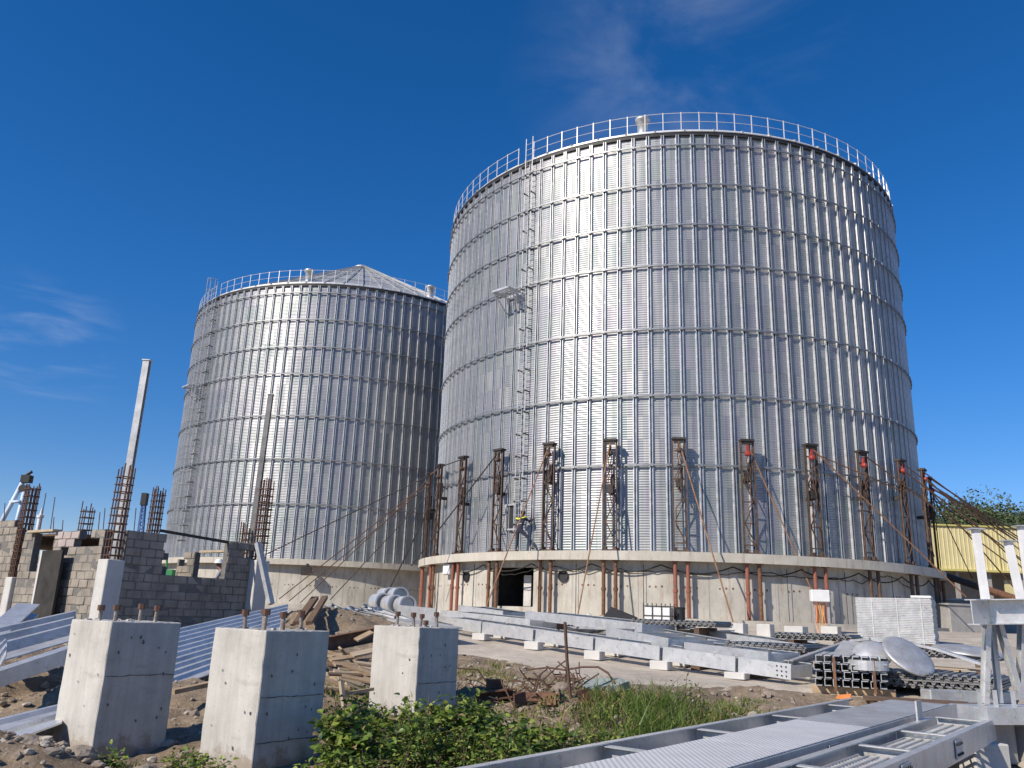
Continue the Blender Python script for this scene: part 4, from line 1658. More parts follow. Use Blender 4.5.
    for z in (.1, .4, .72):
        for yy in (-.42, .42):
            cg.box((0, yy, z), (.97, .025, .025))
        for x in (-.47, .47):
            cg.box((x, 0, z), (.025, .84, .025))
    cg.build('cage', M['dark'], o)
    p2 = p + Vector((.72, -.1, 0))
    solo('sheet_roll', MB().lathe([(0, 0), (.17, 0), (.19, .05), (.18, .62), (.2, .7), (.12, .72), (0, .71)], 14, p2), M['black'], 'black upright roll beside the caged white crate', 'roll')
    # ---- black triangular sheet over a grey machine
    g = onroad(at(612, 622, 28.0)).z
    a, b, c = at(603, 617, 28), at(611, 606.5, 28.5), at(641, 622, 27.0)
    mb = MB()
    t = Vector((.02, .04, -.03))
    c2 = Vector((c.x, c.y + .8, c.z + .15))
    mb.add([a, c, c2, b, a + t, c + t, c2 + t, b + t], [(0, 1, 3), (1, 2, 3), (4, 7, 5), (5, 7, 6), (0, 4, 5, 1), (1, 5, 6, 2), (2, 6, 7, 3), (3, 7, 4, 0)])
    solo('tarpaulin', mb, M['black'], 'black triangular sheet propped over the grey motor', 'sheet')
    p = onroad(at(620, 626, 26.6))
    o = thing('motor_unit', 'grey motor lying under the black sheet behind the front row', 'motor', p, rad(-30))
    MB().lathe([(0, -.45), (.2, -.45), (.22, -.4), (.22, .3), (.15, .36), (.15, .5), (0, .5)], 14, (0, 0, .32), M3=Matrix.Rotation(pi / 2, 3, 'Y')).build('body', M['galv_dull'], o)
    mb = MB().box((0, 0, .05), (.9, .4, .1)).box((-.2, 0, .56), (.3, .25, .12))
    mb.build('base', M['cast_old'], o)
    for i in range(7):
        MB().lathe([(.22, -.012), (.245, -.012), (.245, .012), (.22, .012)], 14, (-.3 + i * .09, 0, .32), M3=Matrix.Rotation(pi / 2, 3, 'Y')).build('cooling_fin', M['galv_dull'], o)
    # ---- white sacks near the doorway
    for i, (px, py, y, w) in enumerate(((559, 620, 30, .17), (588, 620, 29, .22))):
        p = onroad(at(px, py, y))
        bm = bmesh.new()
        bmesh.ops.create_icosphere(bm, subdivisions=3, radius=1)
        for v in bm.verts:
            k = 1 + .45 * mnoise.noise(v.co * 1.5 + Vector((i * 7, 0, 0))) + .12 * mnoise.noise(v.co * 4)
            v.co = Vector((v.co.x * w * k, v.co.y * w * .7 * k, max(-w * .9, v.co.z * w * 1.2 * k) + w * .9))
        me = bpy.data.meshes.new('sack')
        bm.to_mesh(me)
        bm.free()
        me.materials.append(M['cast'])
        me.polygons.foreach_set('use_smooth', [True] * len(me.polygons))
        s = link('sack', me)
        s.location = p
        tag(s, 'lumpy white sack {} below the rusty rods'.format(['smaller, nearer the doorway,', 'larger, farther right,'][i]), 'sack')
    # ---- switch box on its post with cables
    p = onroad(at(822, 632, 29.5))
    o = thing('switch_box', 'pale grey switch box on a post with yellow cables before the foundation', 'switch box', p, rad(-5))
    zb = at(820, 602, 29.5).z - p.z
    zt_ = at(820, 590, 29.5).z - p.z
    MB().bbox((0, 0, (zb + zt_) / 2), (.62, .3, zt_ - zb), 0, .02).build('case', M['white'], o)
    MB().box((.28, .05, zb / 2), (.07, .07, zb)).box((-.2, .05, zb / 2), (.05, .05, zb)).build('post', M['galv_dull'], o)
    for i in range(5):
        x = -.15 + i * .07
        MB().path([(x, 0, zb), (x + .05 * sin(i), -.05, zb * .6), (x - .04 * cos(i * 2), -.02, zb * .3), (x + .1 * sin(i * 3), -.15, .03), (x + .4 + .1 * i, -.4, .02)], .016, 5).build('cable', M['tanplas'] if i % 2 else M['orange'], o)
    # ---- tall stack of pale panels
    p = onroad(at(896, 643, 27.0))
    a0, a1 = at(858, 643, 27.6), at(935, 643, 26.4)
    W_ = (a1 - a0).length
    hz = at(896, 598, 27).z - p.z
    o = thing('panel_stack', 'tall stack of pale galvanised panels standing by the right props', 'panel stack', p, math.atan2(a1.y - a0.y, a1.x - a0.x))
    MB().box((0, .6, .06), (W_, 1.1, .12)).build('pallet', M['wood_old'], o)
    n = 26
    for k in range(n):
        z = .13 + (hz - .13) * k / n
        t = (hz - .13) / n
        mb = MB().bbox((RND.uniform(-.012, .012), .6 + RND.uniform(-.006, .006), z + t / 2), (W_ + RND.uniform(-.02, .012), 1.15, t * .96), 0, .006)
        mb.build('panel', M['galv_dull'], o)
    for x in (-W_ * .28, W_ * .05, W_ * .36):
        MB().box((x, .015, hz / 2), (.03, .012, hz)).build('strap', M['galv'], o)
    MB().bbox((W_ * .36, .5, hz + .05), (W_ * .26, .9, .07), rad(3), .01).build('loose_panel', M['white'], o)
    # ---- bundle of channels on wooden bearers, tied with straps
    p = onroad(at(850, 691, 16.6))
    q = at(886, 699, 15.9)
    o = thing('channel_bundle', 'tied bundle of galvanised channels with open ends on brown timber', 'steel bundle', p, rad(-24))
    MB().bbox((.05, .3, .07), (1.5, .14, .14), 0, .01).build('bearer', M['wood'], o)
    MB().bbox((.05, 2.2, .07), (1.5, .14, .14), 0, .01).build('bearer', M['wood'], o)
    for row in range(4):
        for k in range(8):
            x = -.62 + k * .165 + RND.uniform(-.01, .01) + (.03 if row % 2 else 0)
            y0 = RND.uniform(-.05, .06)
            z = .15 + row * .145
            MB().chan((x, y0, z + .065), (x, y0 + 2.7, z + .065), .13, .12, .012, (0, 0, 1), 1).build('channel', M['galv'], o)
    for x in (-.25, .45):
        MB().box((x, -.075, .37), (.05, .02, .62)).build('strap', M['rust'], o)
    # ---- dished lids and discs
    def disc(px, py, y, r, nrm, label, dome=.12, mat='galv'):
        p = at(px, py, y)
        R = Vector(nrm).to_track_quat('Z', 'Y').to_matrix()
        prof = [(0, dome)] + [(r * i / 8, dome * (1 - (i / 8) ** 2)) for i in range(1, 9)] + [(r * 1.03, -.03), (r * 1.03, -.05), (r * .98, -.05)]
        prof += [(r * i / 8, dome * (1 - (i / 8) ** 2) - .02) for i in range(8, 0, -1)] + [(0, dome - .02)]
        return solo('steel_disc', MB().lathe(prof, 40, p, M3=R), M[mat], label, 'disc', None, None, True)
    disc(909, 655, 16.9, .50, (.24, -.62, .72), 'large round grey lid tilted over the dark ribbed pile', .05, 'galv_dull')
    disc(872, 653, 17.4, .36, (-.25, -.60, .75), 'bright dished steel lid standing behind the coil', .10, 'galv')
    disc(968, 650, 20.2, .75, (.05, -.12, 1), 'flat round steel lid lying far right behind the pallet', .10, 'galv_dull')
    p = at(868, 665, 16.7)
    solo('strip_coil', MB().lathe([(.30, -.09), (.37, -.09), (.37, .09), (.30, .09), (.30, -.09)], 28, p), M['galv'], 'low coil of steel strip lying on the channel bundle', 'coil')
    # folded sheet
    a, b, c, d = at(829, 658, 17.6), at(843, 640, 18.6), at(868, 644, 18.2), at(846, 658, 17.0)
    th = Vector((.015, .015, -.02))
    solo('folded_sheet', MB().add([a, d, c, b, a + th, d + th, c + th, b + th], MB.BOXF), M['galv'], 'bent bright steel sheet leaning left of the dished lids', 'sheet')
    # arched strip and long flat bars
    pts = [at(852, 641, 18.8), at(872, 639, 18.4), at(905, 642, 18.0), at(940, 650, 17.6), at(985, 665, 17.0)]
    mb = MB()
    for i in range(4):
        mb.bar(pts[i], pts[i + 1], .22, .05)
    solo('curved_strip', mb, M['galv_dull'], 'long curved steel strip arching over the lids', 'strip')
    a, b = at(788, 664, 18.4), at(845, 644, 20.6)
    solo('flat_bar', MB().chan(a, b, .16, .12, .02), M['galv_dull'], 'long dull angle bar slanting behind the rightmost walkway section', 'bar')
    # pallet
    p = at(958, 676, 18.0)
    c = Vector((p.x, p.y, p.z))
    o = thing('wooden_pallet', 'pale wooden pallet with dark gaps at the right', 'pallet', c, rad(-30))
    for i in range(6):
        MB().bbox((0, -.5 + i * .2, .15), (1.25, .15, .028), 0, .004).build('board', M['wood_pale'], o)
    for i in range(3):
        MB().bbox((-.56 + i * .56, 0, .075), (.10, 1.15, .11), 0, .005).build('stringer', M['wood'], o)
    for yy in (-.5, 0, .5):
        MB().bbox((0, yy, .012), (1.25, .12, .02), 0, .004).build('board', M['wood_pale'], o)
    gz0 = G(c.x, c.y) + .03
    if c.z - gz0 > .05:
        solo('timber_bearer', MB().bbox((c.x, c.y, (gz0 + c.z - .004) / 2), (1.1, .9, c.z - .004 - gz0), rad(-30), .02), M['wood_old'], 'dark timber block under the pale pallet', 'bearer')
    # dark dismantled pallet on the ground
    p = onroad(at(915, 699, 15.4))
    o = thing('old_pallet', 'flattened dark old pallet on the dust in front of the ribbed pile', 'pallet', p, rad(-22))
    for i in range(5):
        MB().box((0, -.35 + i * .16, .13), (1.7, .12, .03), rad(RND.uniform(-3, 3))).build('board', M['wood_old'], o)
    for i in range(3):
        MB().box((-.7 + i * .7, 0, .06), (.12, .8, .1), rad(RND.uniform(-4, 4))).build('stringer', M['wood_old'], o)
    p = at(966, 694, 16.2)
    p.z = G(p.x, p.y) + .15
    solo('box_section', MB().bbox((p.x, p.y, p.z), (1.7, .3, .22), rad(10), .02), M['galv_dull'], 'dull steel box section lying under the right support frame', 'steel section')
    p = onroad(at(843, 696, 16.2))
    solo('orange_scrap', MB().add([p + Vector(q) for q in ((-.15, -.05, 0), (.1, -.1, .01), (.18, .05, .05), (-.05, .1, .02), (-.15, -.05, .03), (.1, -.1, .05), (.18, .05, .09), (-.05, .1, .06))], MB.BOXF), M['orange'], 'scrap of orange plastic at the foot of the channel bundle', 'scrap')

    # ---- left side: long sheets
    ribbed_panel('roof_sheet', 'pale ribbed metal sheets slanting behind the two left pedestals', [at(165, 690, 13.2), at(282, 647, 15.5), at(288, 606, 20.2), at(165, 634, 17.0)], .42, .06, 'galv', 'roof sheet')
    a, b = at(165, 692, 13.3), at(222, 681, 14.0)
    solo('plank', MB().bar(a + Vector((0, 0, -.1)), b + Vector((0, 0, -.1)), .12, .14), M['wood_old'], 'old plank under the near edge of the pale ribbed sheets', 'plank')
    ribbed_panel('gutter_sheet', 'blue-grey steel tray sheets lying left of the first pedestal', [at(-25, 668, 12.0), at(72, 640, 13.4), at(76, 617, 16.4), at(-25, 640, 14.6)], .9, .14, 'galv_dull', 'steel tray')
    a, b = at(-20, 684, 11.9), at(90, 647, 13.4)
    solo('box_beam', MB().bar(a, b, .2, .22), M['galv'], 'pale box beam under the blue-grey tray sheets', 'beam')
    a, b = at(-22, 641, 14.5), at(16, 609, 16.5)
    solo('edge_sheet', MB().chan(a, b, .22, .4, .03), M['galv'], 'short bright channel sheet at the left frame edge above the trays', 'steel channel')
    a, b = at(12, 610, 17.2), at(42, 625, 17.2)
    solo('orange_bar', MB().bar(a, b, .07, .07), M['orange'], 'orange bar sloping down before the sunlit block wall', 'bar')
    ribbed_panel('steel_sheet', 'bluish steel sheets lying low in the dirt at lower left', [at(-20, 752, 9.2), at(62, 722, 10.2), at(64, 706, 11.4), at(-20, 726, 10.4)], .5, .05, 'galv', 'steel sheet')
    ribbed_panel('steel_sheet', 'small bright steel sheet corner at the left frame edge', [at(-20, 700, 10.4), at(6, 655, 11.2), at(7, 640, 12.0), at(-20, 664, 11.2)], .5, .04, 'galv', 'steel sheet')

    # ---- centre: mound with pipes, rods and planks
    for i, (px, py, y, r) in enumerate(((377, 602, 31, .30), (389, 604, 30.4, .30), (401, 605, 30, .30), (394, 596, 31, .30), (384, 595.5, 31.4, .27))):
        p = at(px, py, y)
        d = Vector((.50, -.86, 0))
        R = Matrix.Rotation(math.atan2(d.y, d.x), 3, 'Z') @ Matrix.Rotation(pi / 2, 3, 'Y')
        prof = [(r - .03, -.1), (r, -.1), (r, .55), (r + .025, .55), (r + .025, .62), (r - .03, .62), (r - .03, -.1)]
        o = thing('duct_pipe', 'short bright steel duct on the mound beside the foundation, {}'.format(['front left of the pile', 'front middle of the pile', 'front right of the pile', 'upper right of the pile', 'upper left of the pile'][i]), 'duct', p, 0, 'steel ducts by the foundation')
        MB().lathe(prof, 24, (0, 0, 0), M3=R).build('shell', M['galv'], o, False)
        o2 = MB().lathe([(0, .5), (r - .04, .5)], 20, (0, 0, 0), M3=R).build('inner_cap', M['galv_dull'], o)
    for i in range(16):
        px = 326 + i * 3.4 + RND.uniform(-2, 2)
        y = 26.5 + RND.uniform(-.8, 1.0)
        p = at(px, 606 + RND.uniform(-2, 4), y)
        q = p + Vector((RND.uniform(.9, 1.8), -RND.uniform(.8, 1.6), -RND.uniform(.15, .5)))
        solo('loose_profile', MB().chan(p, q, .10, .07, .012, (RND.uniform(-.4, .4), RND.uniform(-.4, .4), 1)), M['galv_dull' if i % 3 else 'galv'],
             'loose steel profile tumbled on the dirt mound before the farther silo', 'steel profile', 'loose profiles tumbled on the mound')
    for i, (a, b, w) in enumerate(((at(297, 623, 21.5), at(315, 598, 24.0), .2), (at(309, 623, 21.5), at(325, 597, 24), .16))):
        solo('timber_board', MB().bar(a, b, w, .09, (0, -1, .4)), M['wood_old'], 'dark brown board leaning on the mound behind the second pedestal, {} one'.format(['wider left', 'narrower right'][i]), 'board')
    a, b = at(398, 612, 26.2), at(436, 616, 24.6)
    solo('blue_panel', MB().bar(a, b, .06, .42), M['galv_dull'], 'blue-grey steel panel on edge in front of the white ducts', 'panel')
    a, b = at(404, 620, 24), at(446, 628, 22.5)
    solo('silver_sheet', MB().bar(a, b, 1.1, .06), M['galv'], 'bright flat sheet behind the bolts of the third pedestal', 'sheet')
    a, b = at(308, 648, 18.5), at(378, 634, 19.6)
    solo('rusty_beam', MB().ibeam(a, b, .30, .2), M['rust'], 'dark rusty beam lying between the second and third pedestals', 'beam')
    pl = [(334, 664, 358, 666, 14.6, .16, .07), (334, 672, 372, 680, 14.2, .20, .06), (338, 678, 376, 690, 14.0, .15, .06), (346, 684, 374, 697, 13.6, .14, .05),
          (352, 655, 376, 650, 15.2, .18, .05), (340, 648, 352, 662, 15.4, .12, .06), (360, 668, 378, 674, 14.5, .14, .05), (356, 640, 372, 632, 16.5, .14, .05), (330, 660, 352, 657, 15.0, .14, .06)]
    for i, (x0, y0, x1, y1, y, w, t) in enumerate(pl):
        a, b = at(x0, y0, y), at(x1, y1, y + .25)
        solo('plank', MB().bar(a, b, w, t * .62, (.1, -.3, 1)), M['wood_pale' if i in (1, 2, 3, 4) else 'wood'], 'weathered plank in the heap between the second and third pedestals', 'plank', 'planks heaped between the pedestals')
    for i in range(30):
        px, y = RND.uniform(322, 378), RND.uniform(13.2, 20.5)
        p = at(px, 660, y)
        p.z = G(p.x, p.y) + RND.uniform(.04, .34)
        a_ = RND.uniform(-.5, .5)
        L = RND.uniform(.25, .6)
        dv = Vector((cos(a_) * L, sin(a_) * L, RND.uniform(-.15, .1)))
        solo('plank', MB().bar(p - dv, p + dv, RND.uniform(.07, .16), .028, (RND.uniform(-.3, .3), -.3, 1)), M[RND.choice(('wood', 'wood_old', 'wood_pale', 'wood'))], 'weathered plank in the heap between the second and third pedestals', 'plank', 'planks heaped between the pedestals')
    o = thing('stick_trestle', 'small pale stick frame low between the second and third pedestals', 'frame', at(343, 712, 11.6))
    MB().bar(at(341, 681, 11.6), at(345, 714, 11.5), .05, .05).build('upright', M['wood_pale'], o, False, True)
    MB().bar(at(344, 694, 11.6), at(373, 689, 12.2), .04, .04).build('rail', M['wood'], o, False, True)
    MB().bar(at(344, 712, 11.5), at(373, 710, 12.0), .04, .04).build('rail', M['wood'], o, False, True)
    # rusty planks left between pedestals 1 and 2
    a, b = at(172, 692, 12.2), at(214, 683, 12.8)
    solo('plank', MB().bar(a, b, .12, .06), M['wood'], 'weathered plank on the dirt between the first and second pedestals', 'plank')

    # ---- scrap heap right of the third pedestal
    p, q = gp(474, 705), gp(512, 699)
    solo('rusty_channel', MB().chan(p + Vector((0, 0, .12)), q + Vector((0, 0, .10)), .13, .14, .02), M['rust'], 'short dark rusty channel lying right of the third pedestal', 'steel scrap')
    p = gp(494, 697)
    solo('rusty_bracket', MB().box(p + Vector((0, 0, .13)), (.22, .16, .26), .4).box(p + Vector((.1, 0, .03)), (.4, .3, .04), .4), M['rust'], 'squat rusty bracket beside the rusty channel', 'steel scrap')
    for i, (px, py, w, h, rz) in enumerate(((530, 704, .34, .2, .3), (548, 706, .26, .22, -.2), (585, 704, .32, .2, .6), (520, 708, .28, .18, .9), (560, 702, .3, .16, 1.4))):
        p = gp(px, py)
        R = Matrix.Rotation(rz, 3, 'Z') @ Matrix.Rotation(rad(35 + 12 * i), 3, 'X')
        solo('rusty_plate', MB().box(p + Vector((0, 0, .1)), (w, h, .012), 0, 0, .03, R), M['rust'], 'bent rusty plate in the scrap heap behind the bushes', 'steel scrap', 'rusty plates in the scrap heap')
    # chunk of grey slab
    p = gp(604, 692)
    bm = MB()
    pts = [(-.36, -.14), (-.2, -.2), (.2, -.18), (.4, -.03), (.28, .18), (-.07, .22), (-.32, .12)]
    n = len(pts)
    R = Matrix.Rotation(rad(14), 3, 'X') @ Matrix.Rotation(rad(-6), 3, 'Y')
    vs = [p + R @ Vector((a, b, z)) + Vector((0, 0, .08)) for z in (-.04, .07) for a, b in pts]
    bm.add(vs, [tuple(range(n - 1, -1, -1)), tuple(range(n, 2 * n))] + [(i, (i + 1) % n, n + (i + 1) % n, n + i) for i in range(n)])
    solo('slab_chunk', bm, M['slab'], 'broken grey-green concrete slab on the rubble by the grass', 'slab')
    # rebar standing and curling
    b = gp(571, 702)
    y = b.y
    solo('standing_rebar', MB().path([b, at(567, 660, y), at(565, 622, y)], .028, 6), M['rebar'], 'single rusty bar standing upright in the rubble', 'rebar')
    cv = [(526, 670, 15.2), (548, 667.5, 15.0), (565, 670, 14.8), (582, 667, 14.6), (598, 667, 14.4), (608, 673, 14.2), (615, 684, 13.8)]
    solo('curled_rebar', MB().path([at(*c) for c in cv], .018, 6), M['rebar'], 'long thin rusty bar curling above the rubble', 'rebar')
    for i in range(30):
        px, py = RND.gauss(550, 28), RND.uniform(684, 708)
        p = gp(px, py)
        q = p + Vector((RND.uniform(-.6, .6), RND.uniform(-.3, .4), RND.uniform(.1, .42)))
        m_ = (p + q) / 2 + Vector((RND.uniform(-.1, .1), 0, RND.uniform(0, .15)))
        solo('rebar_scrap', MB().path([p, m_, q], .012, 5), M['rebar'], 'bent scrap of rusty bar tangled in the rubble heap', 'rebar', 'rebar scraps in the rubble heap')
# ------------------------------------------------------------------ foreground
def plane(px, py, z):
    d = ray(px, py)
    t = (z - EYE) / d.z
    return Vector((0, 0, EYE)) + d * t


def build_front():
    # ---- three cast pedestals with anchor bolts
    w = .9
    for k, (nx, ny, nz, lab, bolts) in enumerate((
            (-4.513, 9.90, -.217, 'leftmost pale concrete pedestal, lit on its narrow left face', 4),
            (-2.520, 9.15, -.237, 'middle concrete pedestal, tallest in view, with six anchor bolts', 6),
            (-1.191, 12.20, -.199, 'smallest concrete pedestal standing among the green bushes', 5))):
        N = Vector((nx, ny, 0))
        c = N + (U + V) * w / 2
        zt = EYE + nz
        zb = G(c.x, c.y) - .35
        o = thing('concrete_pedestal', lab, 'pedestal', Vector((c.x, c.y, zb)), rad(54), 'concrete pedestals in the foreground')
        H = zt - zb
        # body with slightly uneven faces
        bm = bmesh.new()
        bmesh.ops.create_cube(bm, size=1)
        for v in bm.verts:
            v.co = Vector((v.co.x * w, v.co.y * w, (v.co.z + .5) * H))
        bmesh.ops.bevel(bm, geom=bm.edges[:], offset=.009, segments=1, affect='EDGES')
        bmesh.ops.subdivide_edges(bm, edges=[e for e in bm.edges if e.calc_length() > .3], cuts=14, use_grid_fill=True)
        for v in bm.verts:
            q = v.co * 2.2 + Vector((k * 9, 0, 0))
            v.co += Vector((mnoise.noise(q), mnoise.noise(q + Vector((5, 5, 5))), .5 * mnoise.noise(q + Vector((9, 2, 1))))) * .004
            q = v.co * 30
            e = (abs(abs(v.co.x) - w / 2) < .03) + (abs(abs(v.co.y) - w / 2) < .03) + (abs(v.co.z - H) < .03)
            if e >= 2:
                v.co += Vector((mnoise.noise(q), mnoise.noise(q + Vector((3, 3, 3))), mnoise.noise(q + Vector((6, 1, 1))))) * .007
        me = bpy.data.meshes.new('shaft')
        bm.to_mesh(me)
        bm.free()
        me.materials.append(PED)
        sh = link('shaft', me, o)
        # pour joints: ragged dark crack lines in the faces
        for dz, amp in ((.60 + .08 * k, .010), (1.12, .008)):
            z = H - dz
            if z < .3 or (k == 0 and dz > 1):
                continue
            mb = MB()
            h = w / 2 + .0035
            pts = []
            for a, b in (((-h + .02, -h), (h - .02, -h)),):
                for i in range(19):
                    t = i / 18
                    pts.append((a[0] + (b[0] - a[0]) * t, a[1] + (b[1] - a[1]) * t, z + amp * mnoise.noise((t * 7 + a[0], k, dz)) * 1.5))
            for seg in (pts[:19],):
                for i in range(18):
                    th = .006 + .008 * mnoise.noise((i * .8, k + 3, seg[0][0] * 5))
                    mb.bar(seg[i], seg[i + 1], .006, max(th, .005))
            mb.build('pour_joint', M['stain'], o)
        # honeycomb pits and tie marks
        pit = MB()
        rr = random.Random(k + 40)
        h = w / 2
        for i in range(16):
            f = rr.choice((0, 1))
            u_, z = rr.uniform(-.36, .36), H - rr.uniform(.12, 1.2)
            r = rr.uniform(.008, .02)
            n_ = 7
            vs = []
            for a in range(n_):
                rr_ = r * rr.uniform(.6, 1.3)
                x, zz = u_ + rr_ * .7 * cos(2 * pi * a / n_), z + rr_ * 1.3 * sin(2 * pi * a / n_)
                vs.append((x, -h - .011, zz) if f == 0 else (-h - .011, x, zz))
            pit.add(vs, [tuple(range(n_))])
        pp = pit.build('air_pit', M['stain'], sh)
        pp['kind'] = 'stuff'
        # bolts
        spots = [(-.17, -.26), (.17, -.26), (-.17, .26), (.17, .26)]
        if bolts > 4:
            spots.append((-.17, 0))
        if bolts > 5:
            spots.append((.17, 0))
        for i, (a, b) in enumerate(spots):
            p = Vector((b, a, H - .02))
            hh = .20 + RND.uniform(-.02, .03) if not (bolts == 5 and i == 4) else .1
            lean = Vector((RND.uniform(-.02, .02), RND.uniform(-.02, .02), 0))
            bt = MB().tube(p, p + Vector((0, 0, hh)) + lean, .022, 8).build('anchor_bolt', M['bolt'], o)
            MB().tube(p + Vector((0, 0, hh - .05)) + lean, p + Vector((0, 0, hh + .015)) + lean, .042, 6).build('nut', M['rebar'], bt)
        # a little cement crust on the top
        cr = MB()
        for i in range(9):
            x, y = RND.uniform(-.38, .38), RND.uniform(-.38, .38)
            s = RND.uniform(.02, .05)
            cr.box((x, y, H + .006), (s * 1.6, s, .02), RND.uniform(0, 3), 0, .008)
        c2 = cr.build('cement_crumb', PED, o)
        c2['kind'] = 'stuff'

    # ---- walkway sections in the right foreground
    ZT = .55
    h = .25
    up = Vector((0, 0, 1))
    dn = Vector((0, 0, -h / 2))
    L0, L1 = plane(460, 767, ZT), plane(848, 698, ZT)
    d = (L1 - L0).normalized()
    s = d.cross(up).normalized()
    st = L0 - d * 2.2
    ln = (L1 - st).length
    o = thing('walkway_section', 'wide galvanised walkway section in the foreground with perforated floor plates', 'walkway', st - Vector((0, 0, h)))

    def prt(mb, name, mat='galv', par=None):
        return mb.build(name, M[mat], par or o, False, True)
    W = 1.40
    prt(MB().chan(st + dn, L1 + dn, h, .08, .012, up, 1), 'side_channel')
    prt(MB().chan(st + s * W + dn, L1 + s * W + d * .7 + dn, h, .08, .012, up, -1), 'side_channel')
    mid = st + s * .55
    prt(MB().chan(mid + dn, L1 + s * .55 + d * .3 + dn, h, .07, .012, up, 1), 'stringer')
    for px, py in ((597, 741), (690, 725), (766, 712), (822, 702)):
        p = plane(px, py, ZT)
        t = (p - st).dot(d)
        q = st + d * t
        prt(MB().chan(q + dn + s * .012, q + s * .55 + dn, h * .86, .10, .010, up, 1), 'cross_member')
    tt = (plane(597, 741, ZT) - st).dot(d)
    zz = Vector((0, 0, .004))
    for a, b in ((.1, 2.55), (2.56, 5.0), (5.01, 7.45), (7.46, ln + .25)):
        m = MB().add([st + d * a + s * .56 + zz, st + d * b + s * .56 + zz, st + d * b + s * (W - .02) + zz, st + d * a + s * (W - .02) + zz,
                      st + d * a + s * .56 + zz * 3, st + d * b + s * .56 + zz * 3, st + d * b + s * (W - .02) + zz * 3, st + d * a + s * (W - .02) + zz * 3], MB.BOXF)
        prt(m, 'floor_plate', 'perf' if a < 7 else 'galv_dull')
    for a in (2.0, 4.4, 6.8, 9.0):
        g0 = st + d * a
        for off in (.1, 1.3):
            q = g0 + s * off
            gg = G(q.x, q.y) - .05
            solo('support_block', MB().box((q.x, q.y, (gg + ZT - h - .002) / 2), (.3, .3, ZT - h - .002 - gg), .7), M['wood_old'],
                 'timber block hidden in shade under the foreground walkway sections', 'block', 'timber blocks under the foreground walkways')
    # second, narrower section to the right
    o2 = thing('walkway_section', 'narrower galvanised walkway section at lower right with mesh inside', 'walkway', st + s * 1.55 - Vector((0, 0, h)))
    R1 = plane(1005, 720, ZT)
    e2 = (R1 - st).dot(d)
    w1 = (plane(862, 768, ZT) - st).dot(s)
    w2 = (R1 - st).dot(s)
    wr = (w1 + w2) / 2
    l0 = st + s * 1.55
    lend = l0 + d * (e2 - .55)
    r0, rend = st + s * wr, st + s * wr + d * e2
    prt(MB().chan(l0 + dn, lend + dn, h, .08, .012, up, 1), 'side_channel', 'galv', o2)
    prt(MB().chan(r0 + dn, rend + dn, h, .08, .012, up, -1), 'side_channel', 'galv', o2)
    for f in (.45, .62, .78, .985):
        q = st + d * (e2 * f)
        prt(MB().chan(q + s * 1.57 + dn, q + s * (wr - .015) + dn, h * .86, .09, .010, up, 1), 'cross_member', 'galv', o2)
    # open bar mesh lying inside
    for f0, f1, sp in ((.10, .60, .09), (.64, .775, .09), (.80, .97, .12)):
        g = MB()
        a, b = e2 * f0, e2 * f1
        zq = Vector((0, 0, -.11))
        x = a
        while x < b:
            g.bar(st + d * x + s * 1.66 + zq, st + d * x + s * (wr - .10) + zq, .022, .028)
            x += sp
        y = 1.66
        while y < wr - .08:
            g.bar(st + d * a + s * y + zq + up * .012, st + d * b + s * y + zq + up * .012, .02, .028)
            y += sp
        gg = g.build('bar_grating', M['galv'], o2, False, True)
    # upright end plate on the left channel
    q = plane(925, 720, ZT)
    t = (q - st).dot(d)
    pl = st + d * t + s * 1.55
    prt(MB().bar(pl + up * .09 - d * .13, pl + up * .09 + d * .13, .02, .26), 'end_plate', 'galv_dull', o2)
    # bolted splice plates on the web of the outer channels
    for par, base_, off, ts in ((o2, r0, .013, (2.6, 5.4, 7.6)), (o, st + s * W, .013, (3.2, 6.1))):
        for t in ts:
            c = base_ + d * t + s * off + dn
            sp = MB().bar(c - d * .16, c + d * .16, .010, .18)
            spo = prt(sp, 'splice_plate', 'galv_dull', par)
            for i in (-.11, -.04, .04, .11):
                for zz_ in (-.05, .05):
                    prt(MB().tube(c + d * i + up * zz_, c + d * i + up * zz_ + s * .022, .014, 6), 'bolt', 'dark', spo)
    for a in (4.2, 7.6):
        q = st + d * a + s * 1.95
        gg = G(q.x, q.y) - .05
        solo('support_block', MB().box((q.x, q.y, (gg + ZT - h - .002) / 2), (.7, .25, ZT - h - .002 - gg), .7), M['wood_old'],
             'timber block hidden in shade under the foreground walkway sections', 'block', 'timber blocks under the foreground walkways')
    q = rend - d * .4 - s * .1
    gg = G(q.x, q.y)
    solo('support_block', MB().bbox((q.x, q.y, (gg + ZT - h - .002) / 2), (.5, .3, ZT - h - .002 - gg), .2, .015), M['cast'],
         'pale concrete block carrying the far end of the narrower walkway section', 'block')

    # ---- galvanised support frame at the right edge
    Y = 11.6
    o3 = thing('equipment_stand', 'galvanised steel support frame with posts and splayed legs at right edge', 'support frame', Vector((at(1000, 705, Y).x, Y, .5)))

    def p3(mb, name, mat='galv', par=None):
        return mb.build(name, M[mat], par or o3, False, True)
    a, b = at(990, 612, Y), at(1065, 611, Y - .3)
    p3(MB().chan(a, b, .33, .22, .014, up, 1), 'beam')
    a2, b2 = at(978, 611, Y - .05), at(990, 610, Y + 1.0)
    p3(MB().ibeam(at(972, 612, Y - .3), at(990, 612, Y - .02), .33, .16, .014, up), 'cross_beam')
